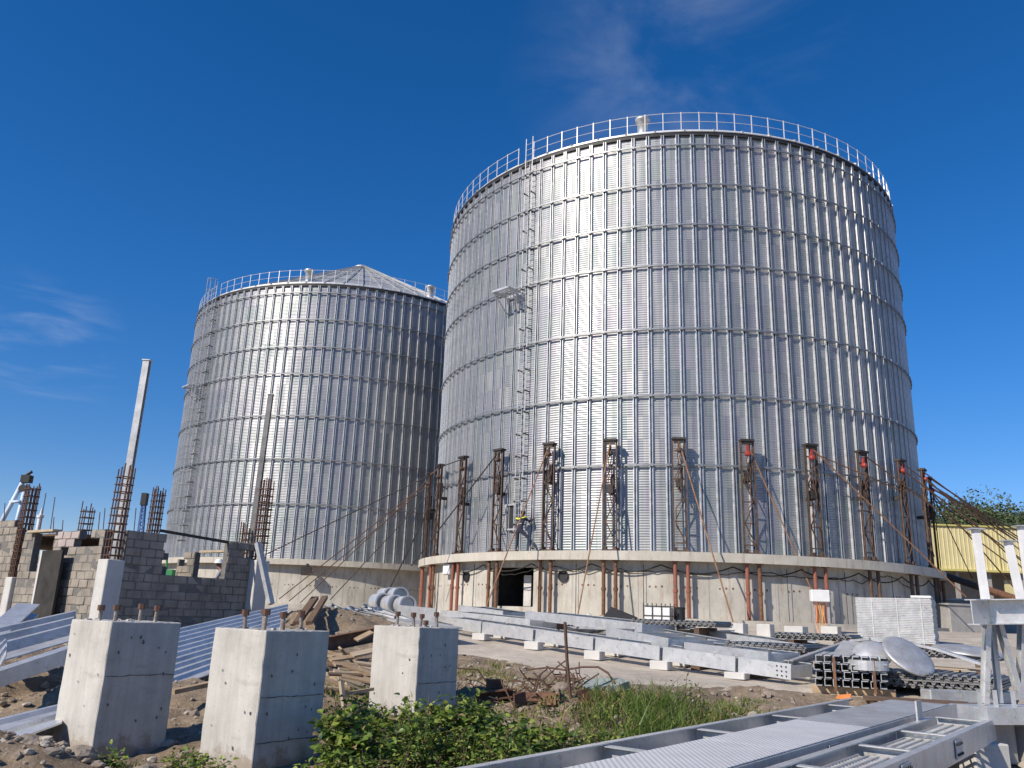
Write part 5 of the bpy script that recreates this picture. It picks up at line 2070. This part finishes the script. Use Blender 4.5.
    for q0, q1, ww in (((989, 624), (987, 704), .14), ((994, 624), (1002, 703), .085), ((1001, 624), (1023, 700), .13), ((1024, 624), (1023, 695), .13), ((1046, 624), (1056, 700), .13)):
        yy = Y + (.0 if ww > .1 else .15)
        p3(MB().chan(at(q0[0], q0[1], yy), at(q1[0], q1[1], yy), ww * .95, .06, .012, (0, -1, 0), 1), 'leg', 'galv' if ww < .1 or q0[0] < 1000 else 'galv_dull')
    for x0, y0, x1, y1, yy in ((985.5, 600, 975.5, 530, Y + .1), (1021, 600, 1008, 542, Y + .1), (1031, 600, 1021, 527, Y + .9)):
        A, B = at(x0, y0, yy), at(x1, y1, yy)
        B = Vector((A.x, A.y, B.z)) if False else B
        ps = p3(MB().bar(A, B, .085, .085, (0, 1, 0)), 'post', 'white')
        dd = (B - A).normalized()
        p3(MB().box(B + dd * .012, (.19, .17, .02)), 'cap_plate', 'galv_dull', ps)
        p3(MB().box(A, (.15, .15, .02)), 'base_plate', 'galv', ps)
    fb = at(987, 704, Y)
    c0, c1 = at(972, 711, Y - .35), at(1075, 702, Y + .1)
    gz_ = min(G(c0.x, c0.y), G(c1.x, c1.y))
    p3(MB().bar(Vector((c0.x, c0.y, fb.z - .10)), Vector((c1.x, c1.y, fb.z - .10)), .5, .2), 'base_channel', 'galv')
    for px in (980, 996, 1014):
        q = at(px, 704, Y - .35)
        p3(MB().bar(Vector((q.x, q.y, fb.z - .02)), Vector((q.x, q.y, fb.z + .2)), .05, .02, (0, 1, 0)), 'lug', 'galv')
    zb = fb.z - .202
    for px in (985, 1030):
        q = at(px, 704, Y - .1)
        gq = G(q.x, q.y) - .02
        solo('support_block', MB().bbox((q.x, q.y, (gq + zb) / 2), (.5, .4, zb - gq), .3, .02), M['cast_old'], 'grey block under the base of the right support frame, {} one'.format('left' if px < 1000 else 'right'), 'block')

    # ---- workers
    build_people()


# ------------------------------------------------------------------ people
def skin_mesh(name, joints, edges, mats, root=0, sub=1):
    """continuous body: joints {name:(co, radius, material)}; edges between names"""
    names = list(joints)
    me = bpy.data.meshes.new(name)
    me.from_pydata([joints[n][0] for n in names], [(names.index(a), names.index(b)) for a, b in edges], [])
    ob = bpy.data.objects.new(name, me)
    COL.objects.link(ob)
    md = ob.modifiers.new('skin', 'SKIN')
    md.use_smooth_shade = True
    lay = me.skin_vertices[0] if me.skin_vertices else None
    for i, n in enumerate(names):
        r = joints[n][1]
        lay.data[i].radius = (r, r) if isinstance(r, (int, float)) else r
        lay.data[i].use_root = (i == root)
    sb = ob.modifiers.new('sub', 'SUBSURF')
    sb.levels = sb.render_levels = sub
    dg = bpy.context.evaluated_depsgraph_get()
    dg.update()
    em = bpy.data.meshes.new_from_object(ob.evaluated_get(dg))
    bpy.data.objects.remove(ob)
    em.name = name
    em.materials.clear()
    for m in mats:
        em.materials.append(m)
    # material of the nearest bone
    segs = [(Vector(joints[a][0]), Vector(joints[b][0]), joints[b][2]) for a, b in edges]
    for p in em.polygons:
        c = p.center
        best = (1e9, 0)
        for a, b, mi in segs:
            ab = b - a
            t = max(0, min(1, (c - a).dot(ab) / max(ab.length_squared, 1e-9)))
            dd = (c - a - ab * t).length
            if dd < best[0]:
                best = (dd, mi)
        p.material_index = best[1]
        p.use_smooth = True
    return em


def fingers(j, e, hand, wrist, side, mi, down):
    """five short finger chains from the palm joint"""
    H = Vector(j[hand][0])
    d = (H - Vector(j[wrist][0])).normalized()
    sv = d.cross(Vector((0, 1, 0))).normalized() if abs(d.y) < .9 else Vector((1, 0, 0))
    for k, (o, l) in enumerate(((-.030, .062), (-.010, .075), (.010, .078), (.030, .070))):
        a = H + sv * o + d * .045
        b = a + d * l * .55 + Vector(down) * .012
        c = b + d * l * .4 + Vector(down) * .028
        for n, q, r in ((hand + 'f%da' % k, a, .010), (hand + 'f%db' % k, b, .009), (hand + 'f%dc' % k, c, .007)):
            j[n] = (tuple(q), r, mi)
        e += [(hand, hand + 'f%da' % k), (hand + 'f%da' % k, hand + 'f%db' % k), (hand + 'f%db' % k, hand + 'f%dc' % k)]
    t = H - sv * .04
    u = t - sv * .03 + d * .035
    j[hand + 'ta'] = (tuple(t), .011, mi)
    j[hand + 'tb'] = (tuple(u), .009, mi)
    e += [(hand, hand + 'ta'), (hand + 'ta', hand + 'tb')]


def build_people():
    # climbing worker on the ledge, seen from behind, stepping to the right. local frame: x right, -y to photographer
    J = {
        'pelvis': ((0, 0, .93), (.145, .115), 1), 'spine': ((.01, .03, 1.12), (.14, .10), 0), 'chest': ((.03, .09, 1.32), (.17, .115), 0),
        'neckb': ((.04, .13, 1.46), (.075, .07), 0), 'neck': ((.045, .15, 1.53), .052, 2), 'head': ((.05, .175, 1.62), (.078, .092), 2), 'crown': ((.055, .18, 1.71), (.07, .085), 2),
        'lsh': ((-.16, .11, 1.42), .066, 0), 'lel': ((-.22, .30, 1.28), .050, 0), 'lwr': ((-.14, .50, 1.40), .034, 0), 'lha': ((-.12, .57, 1.45), (.040, .022), 2),
        'rsh': ((.22, .12, 1.40), .066, 0), 'rel': ((.33, .30, 1.27), .050, 0), 'rwr': ((.30, .50, 1.40), .034, 0), 'rha': ((.29, .57, 1.46), (.040, .022), 2),
        'lhip': ((-.09, 0, .88), .105, 1), 'lkn': ((-.12, .03, .48), .066, 1), 'lan': ((-.12, -.02, .11), .048, 1), 'lhe': ((-.12, -.06, .05), .042, 3), 'lto': ((-.13, .16, .035), (.045, .03), 3),
        'rhip': ((.09, .01, .88), .105, 1), 'rkn': ((.34, .14, .62), .068, 1), 'ran': ((.55, .12, .22), .048, 1), 'rhe': ((.56, .08, .15), .042, 3), 'rto': ((.66, .26, .13), (.045, .03), 3),
    }
    E = [('pelvis', 'spine'), ('spine', 'chest'), ('chest', 'neckb'), ('neckb', 'neck'), ('neck', 'head'), ('head', 'crown'),
         ('chest', 'lsh'), ('lsh', 'lel'), ('lel', 'lwr'), ('lwr', 'lha'), ('chest', 'rsh'), ('rsh', 'rel'), ('rel', 'rwr'), ('rwr', 'rha'),
         ('pelvis', 'lhip'), ('lhip', 'lkn'), ('lkn', 'lan'), ('lan', 'lhe'), ('lhe', 'lto'), ('pelvis', 'rhip'), ('rhip', 'rkn'), ('rkn', 'ran'), ('ran', 'rhe'), ('rhe', 'rto')]
    fingers(J, E, 'lha', 'lwr', -1, 2, (0, 0, -1))
    fingers(J, E, 'rha', 'rwr', 1, 2, (0, 0, -1))
    me = skin_mesh('body', J, E, [M['navy'], M['navy'], M['skin'], M['boot']])
    a = rad(-38.6)
    p = S1 + pol(a, SR_ + .62, 0)
    w = thing('person', 'worker in dark navy with yellow shoulder band climbing beside the manhole', 'person', p, a)
    link('body', me, w)
    hd = MB().lathe([(0, .105), (.05, .098), (.088, .06), (.104, 0), (.098, -.05), (.08, -.09)], 18, (.053, .165, 1.66))
    hd.build('hair', M['hair'], w, True)
    fc = MB().lathe([(.010, 0), (.014, -.02), (.018, -.038), (0, -.045)], 8, (.053, .275, 1.64))
    fc.lathe([(0, .028), (.012, .02), (.014, -.015), (0, -.028)], 8, (-.038, .18, 1.63)).lathe([(0, .028), (.012, .02), (.014, -.015), (0, -.028)], 8, (.142, .18, 1.63))
    fc.build('face_feature', M['skin'], w, True)
    v = MB()
    v.path([(-.17, -.02, 1.40), (-.02, -.055, 1.36), (.10, -.05, 1.40), (.25, .0, 1.43), (.26, .14, 1.46), (.10, .2, 1.46), (-.1, .2, 1.44), (-.2, .12, 1.44), (-.17, -.02, 1.40)], .030, 6)
    v.build('yellow_band', M['hivis'], w, True)
    v = MB()
    for zz in (1.16,):
        v.path([(.155 * cos(t) + .015, .115 * sin(t) + .045, zz + .02 * cos(t)) for t in [2 * pi * i / 16 for i in range(17)]], .018, 6)
    v.build('white_band', M['white'], w, True)

    # worker with the white helmet behind the opening: stooping, turned to the left
    J = {
        'pelvis': ((0, 0, .90), (.14, .115), 1), 'spine': ((-.05, 0, 1.10), (.14, .105), 0), 'chest': ((-.13, 0, 1.28), (.165, .12), 0),
        'neckb': ((-.20, 0, 1.41), (.075, .07), 0), 'neck': ((-.225, 0, 1.47), .052, 2), 'head': ((-.25, 0, 1.56), (.092, .078), 2), 'crown': ((-.26, 0, 1.65), (.085, .07), 2),
        'nose': ((-.355, 0, 1.55), .016, 2), 'chin': ((-.315, 0, 1.49), .035, 2),
        'lsh': ((-.16, -.19, 1.37), .066, 0), 'lel': ((-.26, -.27, 1.12), .050, 0), 'lwr': ((-.46, -.22, 1.05), .034, 2), 'lha': ((-.53, -.20, 1.04), (.022, .040), 2),
        'rsh': ((-.16, .19, 1.37), .066, 0), 'rel': ((-.26, .27, 1.12), .050, 0), 'rwr': ((-.46, .20, 1.07), .034, 2), 'rha': ((-.53, .18, 1.06), (.022, .040), 2),
        'lhip': ((0, -.09, .86), .105, 1), 'lkn': ((-.05, -.10, .47), .066, 1), 'lan': ((.0, -.10, .10), .048, 1), 'lhe': ((.04, -.10, .045), .042, 3), 'lto': ((-.17, -.11, .035), (.045, .03), 3),
        'rhip': ((0, .09, .86), .105, 1), 'rkn': ((-.08, .11, .47), .066, 1), 'ran': ((.03, .11, .10), .048, 1), 'rhe': ((.07, .11, .045), .042, 3), 'rto': ((-.14, .12, .035), (.045, .03), 3),
    }
    E = [('pelvis', 'spine'), ('spine', 'chest'), ('chest', 'neckb'), ('neckb', 'neck'), ('neck', 'head'), ('head', 'crown'), ('head', 'nose'), ('neck', 'chin'),
         ('chest', 'lsh'), ('lsh', 'lel'), ('lel', 'lwr'), ('lwr', 'lha'), ('chest', 'rsh'), ('rsh', 'rel'), ('rel', 'rwr'), ('rwr', 'rha'),
         ('pelvis', 'lhip'), ('lhip', 'lkn'), ('lkn', 'lan'), ('lan', 'lhe'), ('lhe', 'lto'), ('pelvis', 'rhip'), ('rhip', 'rkn'), ('rkn', 'ran'), ('ran', 'rhe'), ('rhe', 'rto')]
    fingers(J, E, 'lha', 'lwr', -1, 2, (0, 0, -1))
    fingers(J, E, 'rha', 'rwr', 1, 2, (0, 0, -1))
    me = skin_mesh('body', J, E, [M['greycloth'], M['navy'], M['skin'], M['boot']])
    top = at(220, 562, 27.0)
    q = Vector((top.x + .25, top.y, top.z - 1.66))
    w = thing('person', 'stooping worker in white helmet and grey shirt seen through the block opening', 'person', q, rad(12))
    link('body', me, w)
    hm = MB().lathe([(0, .135), (.05, .128), (.10, .095), (.128, .03), (.132, 0), (.165, -.012), (.165, -.022), (.12, -.015)], 20, (-.262, 0, 1.635))
    hm.build('helmet', M['white'], w, True)
    for s in (-1, 1):
        MB().lathe([(0, .010), (.010, 0), (0, -.010)], 8, (-.338, .033 * s, 1.575)).build('eye', M['hair'], w, True)
# ------------------------------------------------------------------ plants, stones
def leaf_mats():
    def lm(name, c1, c2):
        m, nt, b = base_mat(name)
        c = ramp(nt, tex_noise(nt, 3, 3), [(.3, c1), (.7, c2)])
        nt.links.new(c, b.inputs['Base Color'])
        b.inputs['Roughness'].default_value = .5
        tr = nod(nt, 'ShaderNodeBsdfTranslucent')
        nt.links.new(c, tr.inputs['Color'])
        mx = nod(nt, 'ShaderNodeMixShader')
        mx.inputs[0].default_value = .35
        out = nt.nodes['Material Output']
        nt.links.new(b.outputs[0], mx.inputs[1])
        nt.links.new(tr.outputs[0], mx.inputs[2])
        nt.links.new(mx.outputs[0], out.inputs['Surface'])
        return m
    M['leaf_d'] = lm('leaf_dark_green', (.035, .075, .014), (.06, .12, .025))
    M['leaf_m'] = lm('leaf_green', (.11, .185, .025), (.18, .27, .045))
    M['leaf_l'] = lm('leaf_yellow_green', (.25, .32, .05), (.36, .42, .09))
    M['blade_g'] = lm('grass_green', (.08, .14, .022), (.17, .24, .045))
    M['blade_y'] = lm('grass_dry', (.28, .23, .10), (.40, .33, .15))


def leaf(mb, p, d, n, l, w, mi):
    """a pointed leaf of four faces folded along its rib"""
    s = d.cross(n).normalized()
    n = s.cross(d).normalized()
    a = p
    m1 = p + d * l * .35 - n * l * .02
    m2 = p + d * l * .72 - n * l * .08
    t = p + d * l - n * l * .2
    mb.add([a, m1 + s * w * .5 + n * w * .15, m1, m1 - s * w * .5 + n * w * .15, m2 + s * w * .36 + n * w * .1, m2, m2 - s * w * .36 + n * w * .1, t],
           [(0, 2, 1), (0, 3, 2), (1, 2, 5, 4), (2, 3, 6, 5), (4, 5, 7), (5, 6, 7)], mi)


def bush(name, p, h, r, n, label, seed, group, lsize=.075, cat='bush', wide=.7):
    rr = random.Random(seed)
    o = thing(name, label, cat, p, 0, group)
    st, lf = MB(), MB()
    ns = max(5, n // 60)
    for k in range(ns):
        a = rr.uniform(0, 2 * pi)
        sp = r * rr.uniform(.1, 1) ** .6
        hh = h * rr.uniform(.55, 1.05) * (1 - .35 * (sp / r) ** 2)
        b = Vector((cos(a) * sp * .45, sin(a) * sp * .45, -.05))
        c = Vector((cos(a) * sp * .8, sin(a) * sp * .8, hh * .55)) + Vector((rr.gauss(0, .03), rr.gauss(0, .03), 0))
        d = Vector((cos(a) * sp, sin(a) * sp, hh)) + Vector((rr.gauss(0, .04), rr.gauss(0, .04), 0))
        st.path([b, c, d + (d - c) * rr.choice((0, .05, .25))], (.009, .003), 5)
        m = n // ns
        for i in range(m):
            t = rr.random() ** .65
            q = b.lerp(c, t / .55) if t < .55 else c.lerp(d, (t - .55) / .45)
            dr = Vector((rr.gauss(0, 1), rr.gauss(0, 1), rr.uniform(-.35, .7))).normalized()
            q = q + dr * rr.uniform(.0, .12)
            if q.z < 0:
                continue
            l = lsize * rr.uniform(.5, 1.35)
            nn = Vector((rr.gauss(0, .5), rr.gauss(0, .5), 1)).normalized()
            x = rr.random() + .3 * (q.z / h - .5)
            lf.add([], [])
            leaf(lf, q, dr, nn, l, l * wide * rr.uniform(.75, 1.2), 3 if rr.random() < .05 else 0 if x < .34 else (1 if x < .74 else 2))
    st.build('stem', M['wood_old'], o)
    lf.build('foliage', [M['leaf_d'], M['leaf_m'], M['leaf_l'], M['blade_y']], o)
    return o


def build_plants():
    leaf_mats()

    def base(px, y):
        p = at(px, 740, y)
        return Vector((p.x, p.y, gz(p.x, p.y)[0]))
    spec = [(338, 9.0, .42, .34, 420, 'tuft'), (362, 9.3, .48, .40, 620, ''), (392, 8.9, .46, .42, 700, ''), (392, 10.2, .55, .45, 760, ''), (425, 9.4, .52, .46, 800, ''),
            (452, 10.0, .55, .45, 800, ''), (470, 8.8, .40, .40, 620, ''), (497, 9.7, .48, .42, 700, ''), (524, 9.0, .36, .36, 520, ''), (540, 10.3, .44, .40, 620, ''), (575, 10.4, .36, .38, 480, ''), (604, 10.6, .30, .32, 360, ''), (344, 10.8, .5, .35, 420, '')]
    labs = ['leafy green bush at the foot of the middle pedestal, lowest left', 'leafy green bush right of the middle pedestal, lower half', 'leafy green bush lowest in frame below the smallest pedestal',
            'tall leafy bush against the lit face of the smallest pedestal', 'leafy bush below the near corner of the smallest pedestal', 'tall leafy bush against the shaded face of the smallest pedestal',
            'low dark leafy bush at the bottom edge left of the walkway', 'leafy bush right of the smallest pedestal, left of the rusty scrap', 'low leafy bush touching the near walkway channel',
            'yellow-green leafy bush in front of the rusty channel', 'low leafy weeds in front of the rusty plates', 'small leafy weeds just left of the tall grass', 'leafy bush beside the small stick frame']
    for i, (px, y, h, r, n, k) in enumerate(spec):
        bush('leafy_bush', base(px, y), h * (1.42 if px < 545 else 1.25), r * 1.12, int(n * 1.45), labs[i], 100 + i, 'leafy bushes along the foreground', (.06, .078, .052, .07)[i % 4], 'bush', (.7, .85, .5, 1.0)[(i * 3) % 4])
    for i, (px, y, h, r, n, lab) in enumerate(((118, 9.3, .16, .20, 120, 'small green weed at the foot of the leftmost pedestal'), (190, 9.4, .2, .25, 150, 'small green weed between the two left pedestals'),
                                               (212, 8.9, .18, .2, 110, 'small green weed at the bottom edge left of the middle pedestal'), (385, 13.6, .35, .4, 260, 'thin weeds growing beside the plank heap'), (352, 12.8, .4, .4, 260, 'thin weeds growing in front of the plank heap'))):
        bush('weed', base(px, y), h, r, n, lab, 300 + i, None, .06, 'weed')
    for i in range(9):
        px, y = (605, 640, 668, 700, 720, 585, 630, 690, 560)[i], (11.4, 11.9, 11.2, 12.4, 12.8, 12.2, 12.9, 13.2, 12.6)[i]
        bush('weed', base(px, y), RND.uniform(.3, .55), .3, 170, 'scruffy weed among the grass, {} of nine from where the walkway starts'.format(ORD[i]), 400 + i, 'scruffy weeds among the grass', .05, 'weed', .5)
    # grass: one mass
    rr = random.Random(77)
    mb = MB()

    def tuft(px, y, n, h, r, dry, px_spread=0):
        b = base(px, y)
        for k in range(n):
            a, q = rr.uniform(0, 2 * pi), r * rr.random() ** .6
            p = Vector((b.x + cos(a) * q, b.y + sin(a) * q, 0))
            p.z = G(p.x, p.y) - .02
            l = h * rr.uniform(.45, 1.1)
            ln = Vector((rr.gauss(0, .35), rr.gauss(0, .35), 1)).normalized()
            sd = Vector((rr.gauss(0, 1), rr.gauss(0, 1), 0)).normalized() * rr.uniform(.006, .012)
            bend = Vector((rr.gauss(0, .25), rr.gauss(0, .25), -.12)) * l
            m = p + ln * l * .55
            t = p + ln * l + bend
            mb.add([p - sd, p + sd, m + sd * .8, m - sd * .8, t], [(0, 1, 2, 3), (3, 2, 4)], 1 if rr.random() < dry else 0)
    for i in range(26):
        tuft(rr.uniform(590, 726), rr.uniform(10.6, 13.4), 85, rr.uniform(.25, .62), .28, .3)
    for i in range(10):
        tuft(rr.uniform(615, 700), rr.uniform(11.0, 12.6), 90, .78, .22, .08)
    for i in range(16):
        tuft(rr.uniform(462, 500), rr.uniform(15.5, 19.5), 60, .22, .4, .6)
    for i in range(14):
        tuft(rr.uniform(700, 770), rr.uniform(14.0, 15.6), 50, .16, .3, .35)
    for i in range(16):
        tuft(rr.uniform(430, 600), rr.uniform(11, 14), 26, .26, .3, .4)
    for i in range(14):
        tuft(rr.uniform(330, 380), rr.uniform(9.5, 14), 26, .3, .25, .4)
    for i in range(40):
        tuft(rr.uniform(440, 610), rr.uniform(9.0, 12.5), 16, rr.uniform(.25, .55), .35, .3)
    for i in range(26):
        tuft(rr.uniform(455, 610), rr.uniform(12.5, 17.5), 22, .2, .45, .8)
    for i in range(8):
        tuft(rr.uniform(50, 215), rr.uniform(8.8, 10), 22, .15, .2, .5)
    o = mb.build('grass', [M['blade_g'], M['blade_y']])
    tag(o, 'tufts of green and dry grass growing along the edge of the road', 'grass', kind='stuff')
    # rubble: countless small stones and clods
    mb = MB()
    ico = bmesh.new()
    bmesh.ops.create_icosphere(ico, subdivisions=1, radius=1)
    ico.verts.index_update()
    iv = [v.co.copy() for v in ico.verts]
    fi = [tuple(v.index for v in f.verts) for f in ico.faces]
    ico.free()

    def stone(p, s, mi, mbx=mb):
        sc = Vector((s * rr.uniform(.7, 1.4), s * rr.uniform(.7, 1.4), s * rr.uniform(.45, .9)))
        R = Matrix.Rotation(rr.uniform(0, 6), 3, 'Z') @ Matrix.Rotation(rr.uniform(-.4, .4), 3, 'X')
        mbx.add([p + R @ Vector((v.x * sc.x, v.y * sc.y, v.z * sc.z)) * rr.uniform(.72, 1.2) for v in iv], fi, mi)
    n = 0
    while n < 6500:
        y = rr.uniform(7.5, 20) if rr.random() < .75 else rr.uniform(20, 29)
        px = rr.uniform(-40, 800)
        x = (px - 512) / F_PX * y
        d = seg_side(x, y, ROAD_EDGE)
        if d > .9 or (d > 0 and rr.random() < .8):
            continue
        s = .008 + .06 * rr.random() ** 4 + (.05 if rr.random() < .025 else 0)
        z = gz(x, y)[0]
        stone(Vector((x, y, z + s * .2)), s, rr.choice((0, 0, 0, 1)))
        n += 1
    for i in range(1200):   # the heap right of the third pedestal and the clods at lower left
        if i % 3:
            px, y = rr.gauss(545, 42), rr.gauss(14.6, .9)
        else:
            px, y = rr.gauss(90, 60), rr.gauss(9.4, .6)
        x = (px - 512) / F_PX * y
        if seg_side(x, y, ROAD_EDGE) > .2:
            continue
        s = .012 + .055 * rr.random() ** 3
        stone(Vector((x, y, gz(x, y)[0] + s * .3)), s, rr.choice((0, 0, 1)))
    mats = [simple('earth_clod', (.20, .16, .12), (.36, .30, .235), 8, .95, 0, .5, 30, .02), simple('pale_gravel', (.30, .27, .22), (.45, .41, .35), 8, .95, 0, .4, 30), M['dirt_rock']]
    o = mb.build('rubble', mats)
    tag(o, 'loose stones and clods of earth strewn over the ground', 'rubble', kind='stuff')
    tw = MB()
    for i in range(420):
        px, y = (rr.gauss(530, 45), rr.gauss(14.3, 1.2)) if i % 2 else (rr.uniform(300, 620), rr.uniform(9, 17))
        x = (px - 512) / F_PX * y
        if seg_side(x, y, ROAD_EDGE) > .3:
            continue
        p = Vector((x, y, gz(x, y)[0] + rr.uniform(.005, .03)))
        a, l = rr.uniform(0, 6.3), rr.uniform(.08, .4)
        q = p + Vector((cos(a) * l, sin(a) * l, rr.uniform(-.02, .16) * l * 2))
        m_ = (p + q) / 2 + Vector((rr.gauss(0, .03), rr.gauss(0, .03), rr.uniform(0, .04)))
        tw.path([p, m_, q], (.008, .003), 4, False, rr.choice((0, 1)))
    tag(tw.build('dry_twigs', [simple('dry_twig', (.30, .24, .16), (.42, .35, .25), 5, .9, 0, 0), M['wood_old']]), 'dry twigs and stalks littering the rubble', 'twigs', kind='stuff')
    # single larger rocks
    for i, (px, y, s, lab) in enumerate(((147, 9.0, .17, 'pinkish rock at the foot of the leftmost pedestal, right one'), (84, 9.15, .15, 'brown clod of earth against the lit face of the leftmost pedestal'),
                                         (100, 9.0, .09, 'small pale stone below the leftmost pedestal'), (30, 9.0, .16, 'rock at the bottom left corner of the photo'), (560, 13.6, .12, 'pale stone beside the standing rusty bar'), (640, 13.4, .13, 'pale stone left behind the tall grass'))):
        p = base(px, y)
        bm = bmesh.new()
        bmesh.ops.create_icosphere(bm, subdivisions=3, radius=1)
        sx, sy, sz = rr.uniform(.85, 1.25), rr.uniform(.8, 1.1), rr.uniform(.6, .95)
        for v in bm.verts:
            k = 1 + .30 * mnoise.noise(v.co * 1.1 + Vector((i * 5, 1, 2))) + .15 * mnoise.noise(v.co * 3 + Vector((i, 7, 2)))
            v.co = Vector((v.co.x * s * sx * k, v.co.y * s * sy * k, v.co.z * s * sz * k + s * .35))
        me = bpy.data.meshes.new('rock')
        bm.to_mesh(me)
        bm.free()
        me.materials.append(M['dirt_rock'])
        r = link('rock', me)
        r.location = p
        tag(r, lab, 'rock')
# ------------------------------------------------------------------ world, sun, camera
SUN_TH, SUN_EL = rad(-50), rad(36)


def build_world():
    w = bpy.data.worlds.new('World')
    SC.world = w
    w.use_nodes = True
    nt = w.node_tree
    bg = nt.nodes['Background']
    sky = nod(nt, 'ShaderNodeTexSky')
    sky.sky_type = 'NISHITA'
    sky.sun_disc = False
    sky.sun_elevation = SUN_EL
    sd = Vector((sin(SUN_TH), -cos(SUN_TH), 0))
    sky.sun_rotation = math.atan2(sd.x, sd.y)
    sky.altitude = 1500
    sky.air_density = 1.0
    sky.dust_density = .0
    sky.ozone_density = 5.0
    hs = nod(nt, 'ShaderNodeHueSaturation')
    hs.inputs['Saturation'].default_value = SKY_SAT
    hs.inputs['Hue'].default_value = SKY_HUE
    nt.links.new(sky.outputs[0], hs.inputs['Color'])
    sz = nod(nt, 'ShaderNodeSeparateXYZ')
    tcz = nod(nt, 'ShaderNodeTexCoord')
    nt.links.new(tcz.outputs['Generated'], sz.inputs[0])
    lo = nod(nt, 'ShaderNodeMapRange', interpolation_type='SMOOTHSTEP')
    lo.inputs['From Min'].default_value = .42
    lo.inputs['From Max'].default_value = .0
    nt.links.new(sz.outputs[2], lo.inputs[0])
    col = mixc(nt, lo.outputs[0], hs.outputs[0], (1.0, .80, .78), 'MULTIPLY')
    geo = nod(nt, 'ShaderNodeTexCoord')

    def cloud(col, px, py, stretch, rotz, lo, hi, amt, scale):
        c = ray(px, py).normalized()
        dp = nod(nt, 'ShaderNodeVectorMath', operation='DOT_PRODUCT')
        nt.links.new(geo.outputs['Generated'], dp.inputs[0])
        dp.inputs[1].default_value = c
        mk = nod(nt, 'ShaderNodeMapRange', interpolation_type='SMOOTHSTEP')
        mk.inputs['From Min'].default_value = lo
        mk.inputs['From Max'].default_value = hi
        nt.links.new(dp.outputs['Value'], mk.inputs[0])
        mp = nod(nt, 'ShaderNodeMapping')
        mp.inputs['Scale'].default_value = stretch
        mp.inputs['Rotation'].default_value = rotz
        nt.links.new(geo.outputs['Generated'], mp.inputs[0])
        n = nod(nt, 'ShaderNodeTexNoise')
        n.inputs['Scale'].default_value = scale
        n.inputs['Detail'].default_value = 7
        n.inputs['Roughness'].default_value = .55
        n.inputs['Distortion'].default_value = .6
        nt.links.new(mp.outputs[0], n.inputs['Vector'])
        r = nod(nt, 'ShaderNodeMapRange', interpolation_type='SMOOTHSTEP')
        r.inputs['From Min'].default_value = .42
        r.inputs['From Max'].default_value = .80
        nt.links.new(n.outputs['Fac'], r.inputs[0])
        mu = nod(nt, 'ShaderNodeMath', operation='MULTIPLY')
        nt.links.new(mk.outputs[0], mu.inputs[0])
        nt.links.new(r.outputs[0], mu.inputs[1])
        m2 = nod(nt, 'ShaderNodeMath', operation='MULTIPLY')
        nt.links.new(mu.outputs[0], m2.inputs[0])
        m2.inputs[1].default_value = amt
        return mixc(nt, m2.outputs[0], col, CLOUDC)
    col = cloud(col, 690, 95, (1, 1.0, 2.2), (0, .5, 0), .975, .9995, .17, 4.5)
    col = cloud(col, 40, 348, (1, 1, 5), (0, -.12, 0), .9955, .99995, .16, 9)
    nt.links.new(col, bg.inputs['Color'])
    bg.inputs['Strength'].default_value = SKY_STRENGTH
    s = bpy.data.lights.new('sun', 'SUN')
    s.energy = SUN_STRENGTH
    s.angle = rad(.53)
    s.color = (1, .90, .77)
    so = link('sun', s)
    d = Vector((sd.x * cos(SUN_EL), sd.y * cos(SUN_EL), sin(SUN_EL)))
    so.rotation_euler = d.to_track_quat('Z', 'Y').to_euler()
    so.location = d * 100


SKY_SAT, SKY_HUE = 1.27, .505
CLOUDC = (5, 5.4, 6.2)
SKY_STRENGTH, SUN_STRENGTH, EXPOSURE = .135, 5.0, 0.08


def build_camera():
    c = bpy.data.cameras.new('camera')
    c.sensor_width = 36
    c.lens = F_PX / 1024 * 36
    c.clip_end = 3000
    o = link('camera', c)
    r = Vector((CR, -SP * SR, CP * SR))
    u = Vector((-SR, -SP * CR, CP * CR))
    b = r.cross(u)
    m = Matrix((r, u, b)).transposed().to_4x4()
    m.translation = (0, 0, EYE)
    o.matrix_world = m
    SC.camera = o
    SC.view_settings.view_transform = 'Standard'
    SC.view_settings.look = 'None'
    SC.view_settings.exposure = EXPOSURE
    SC.view_settings.gamma = 1
    SC.render.film_transparent = False


build_materials()
build_silos()
build_jacks()
for fn in ('build_ground', 'build_far', 'build_blockhouse', 'build_yard', 'build_front', 'build_plants'):
    if fn in globals():
        globals()[fn]()
build_world()
build_camera()
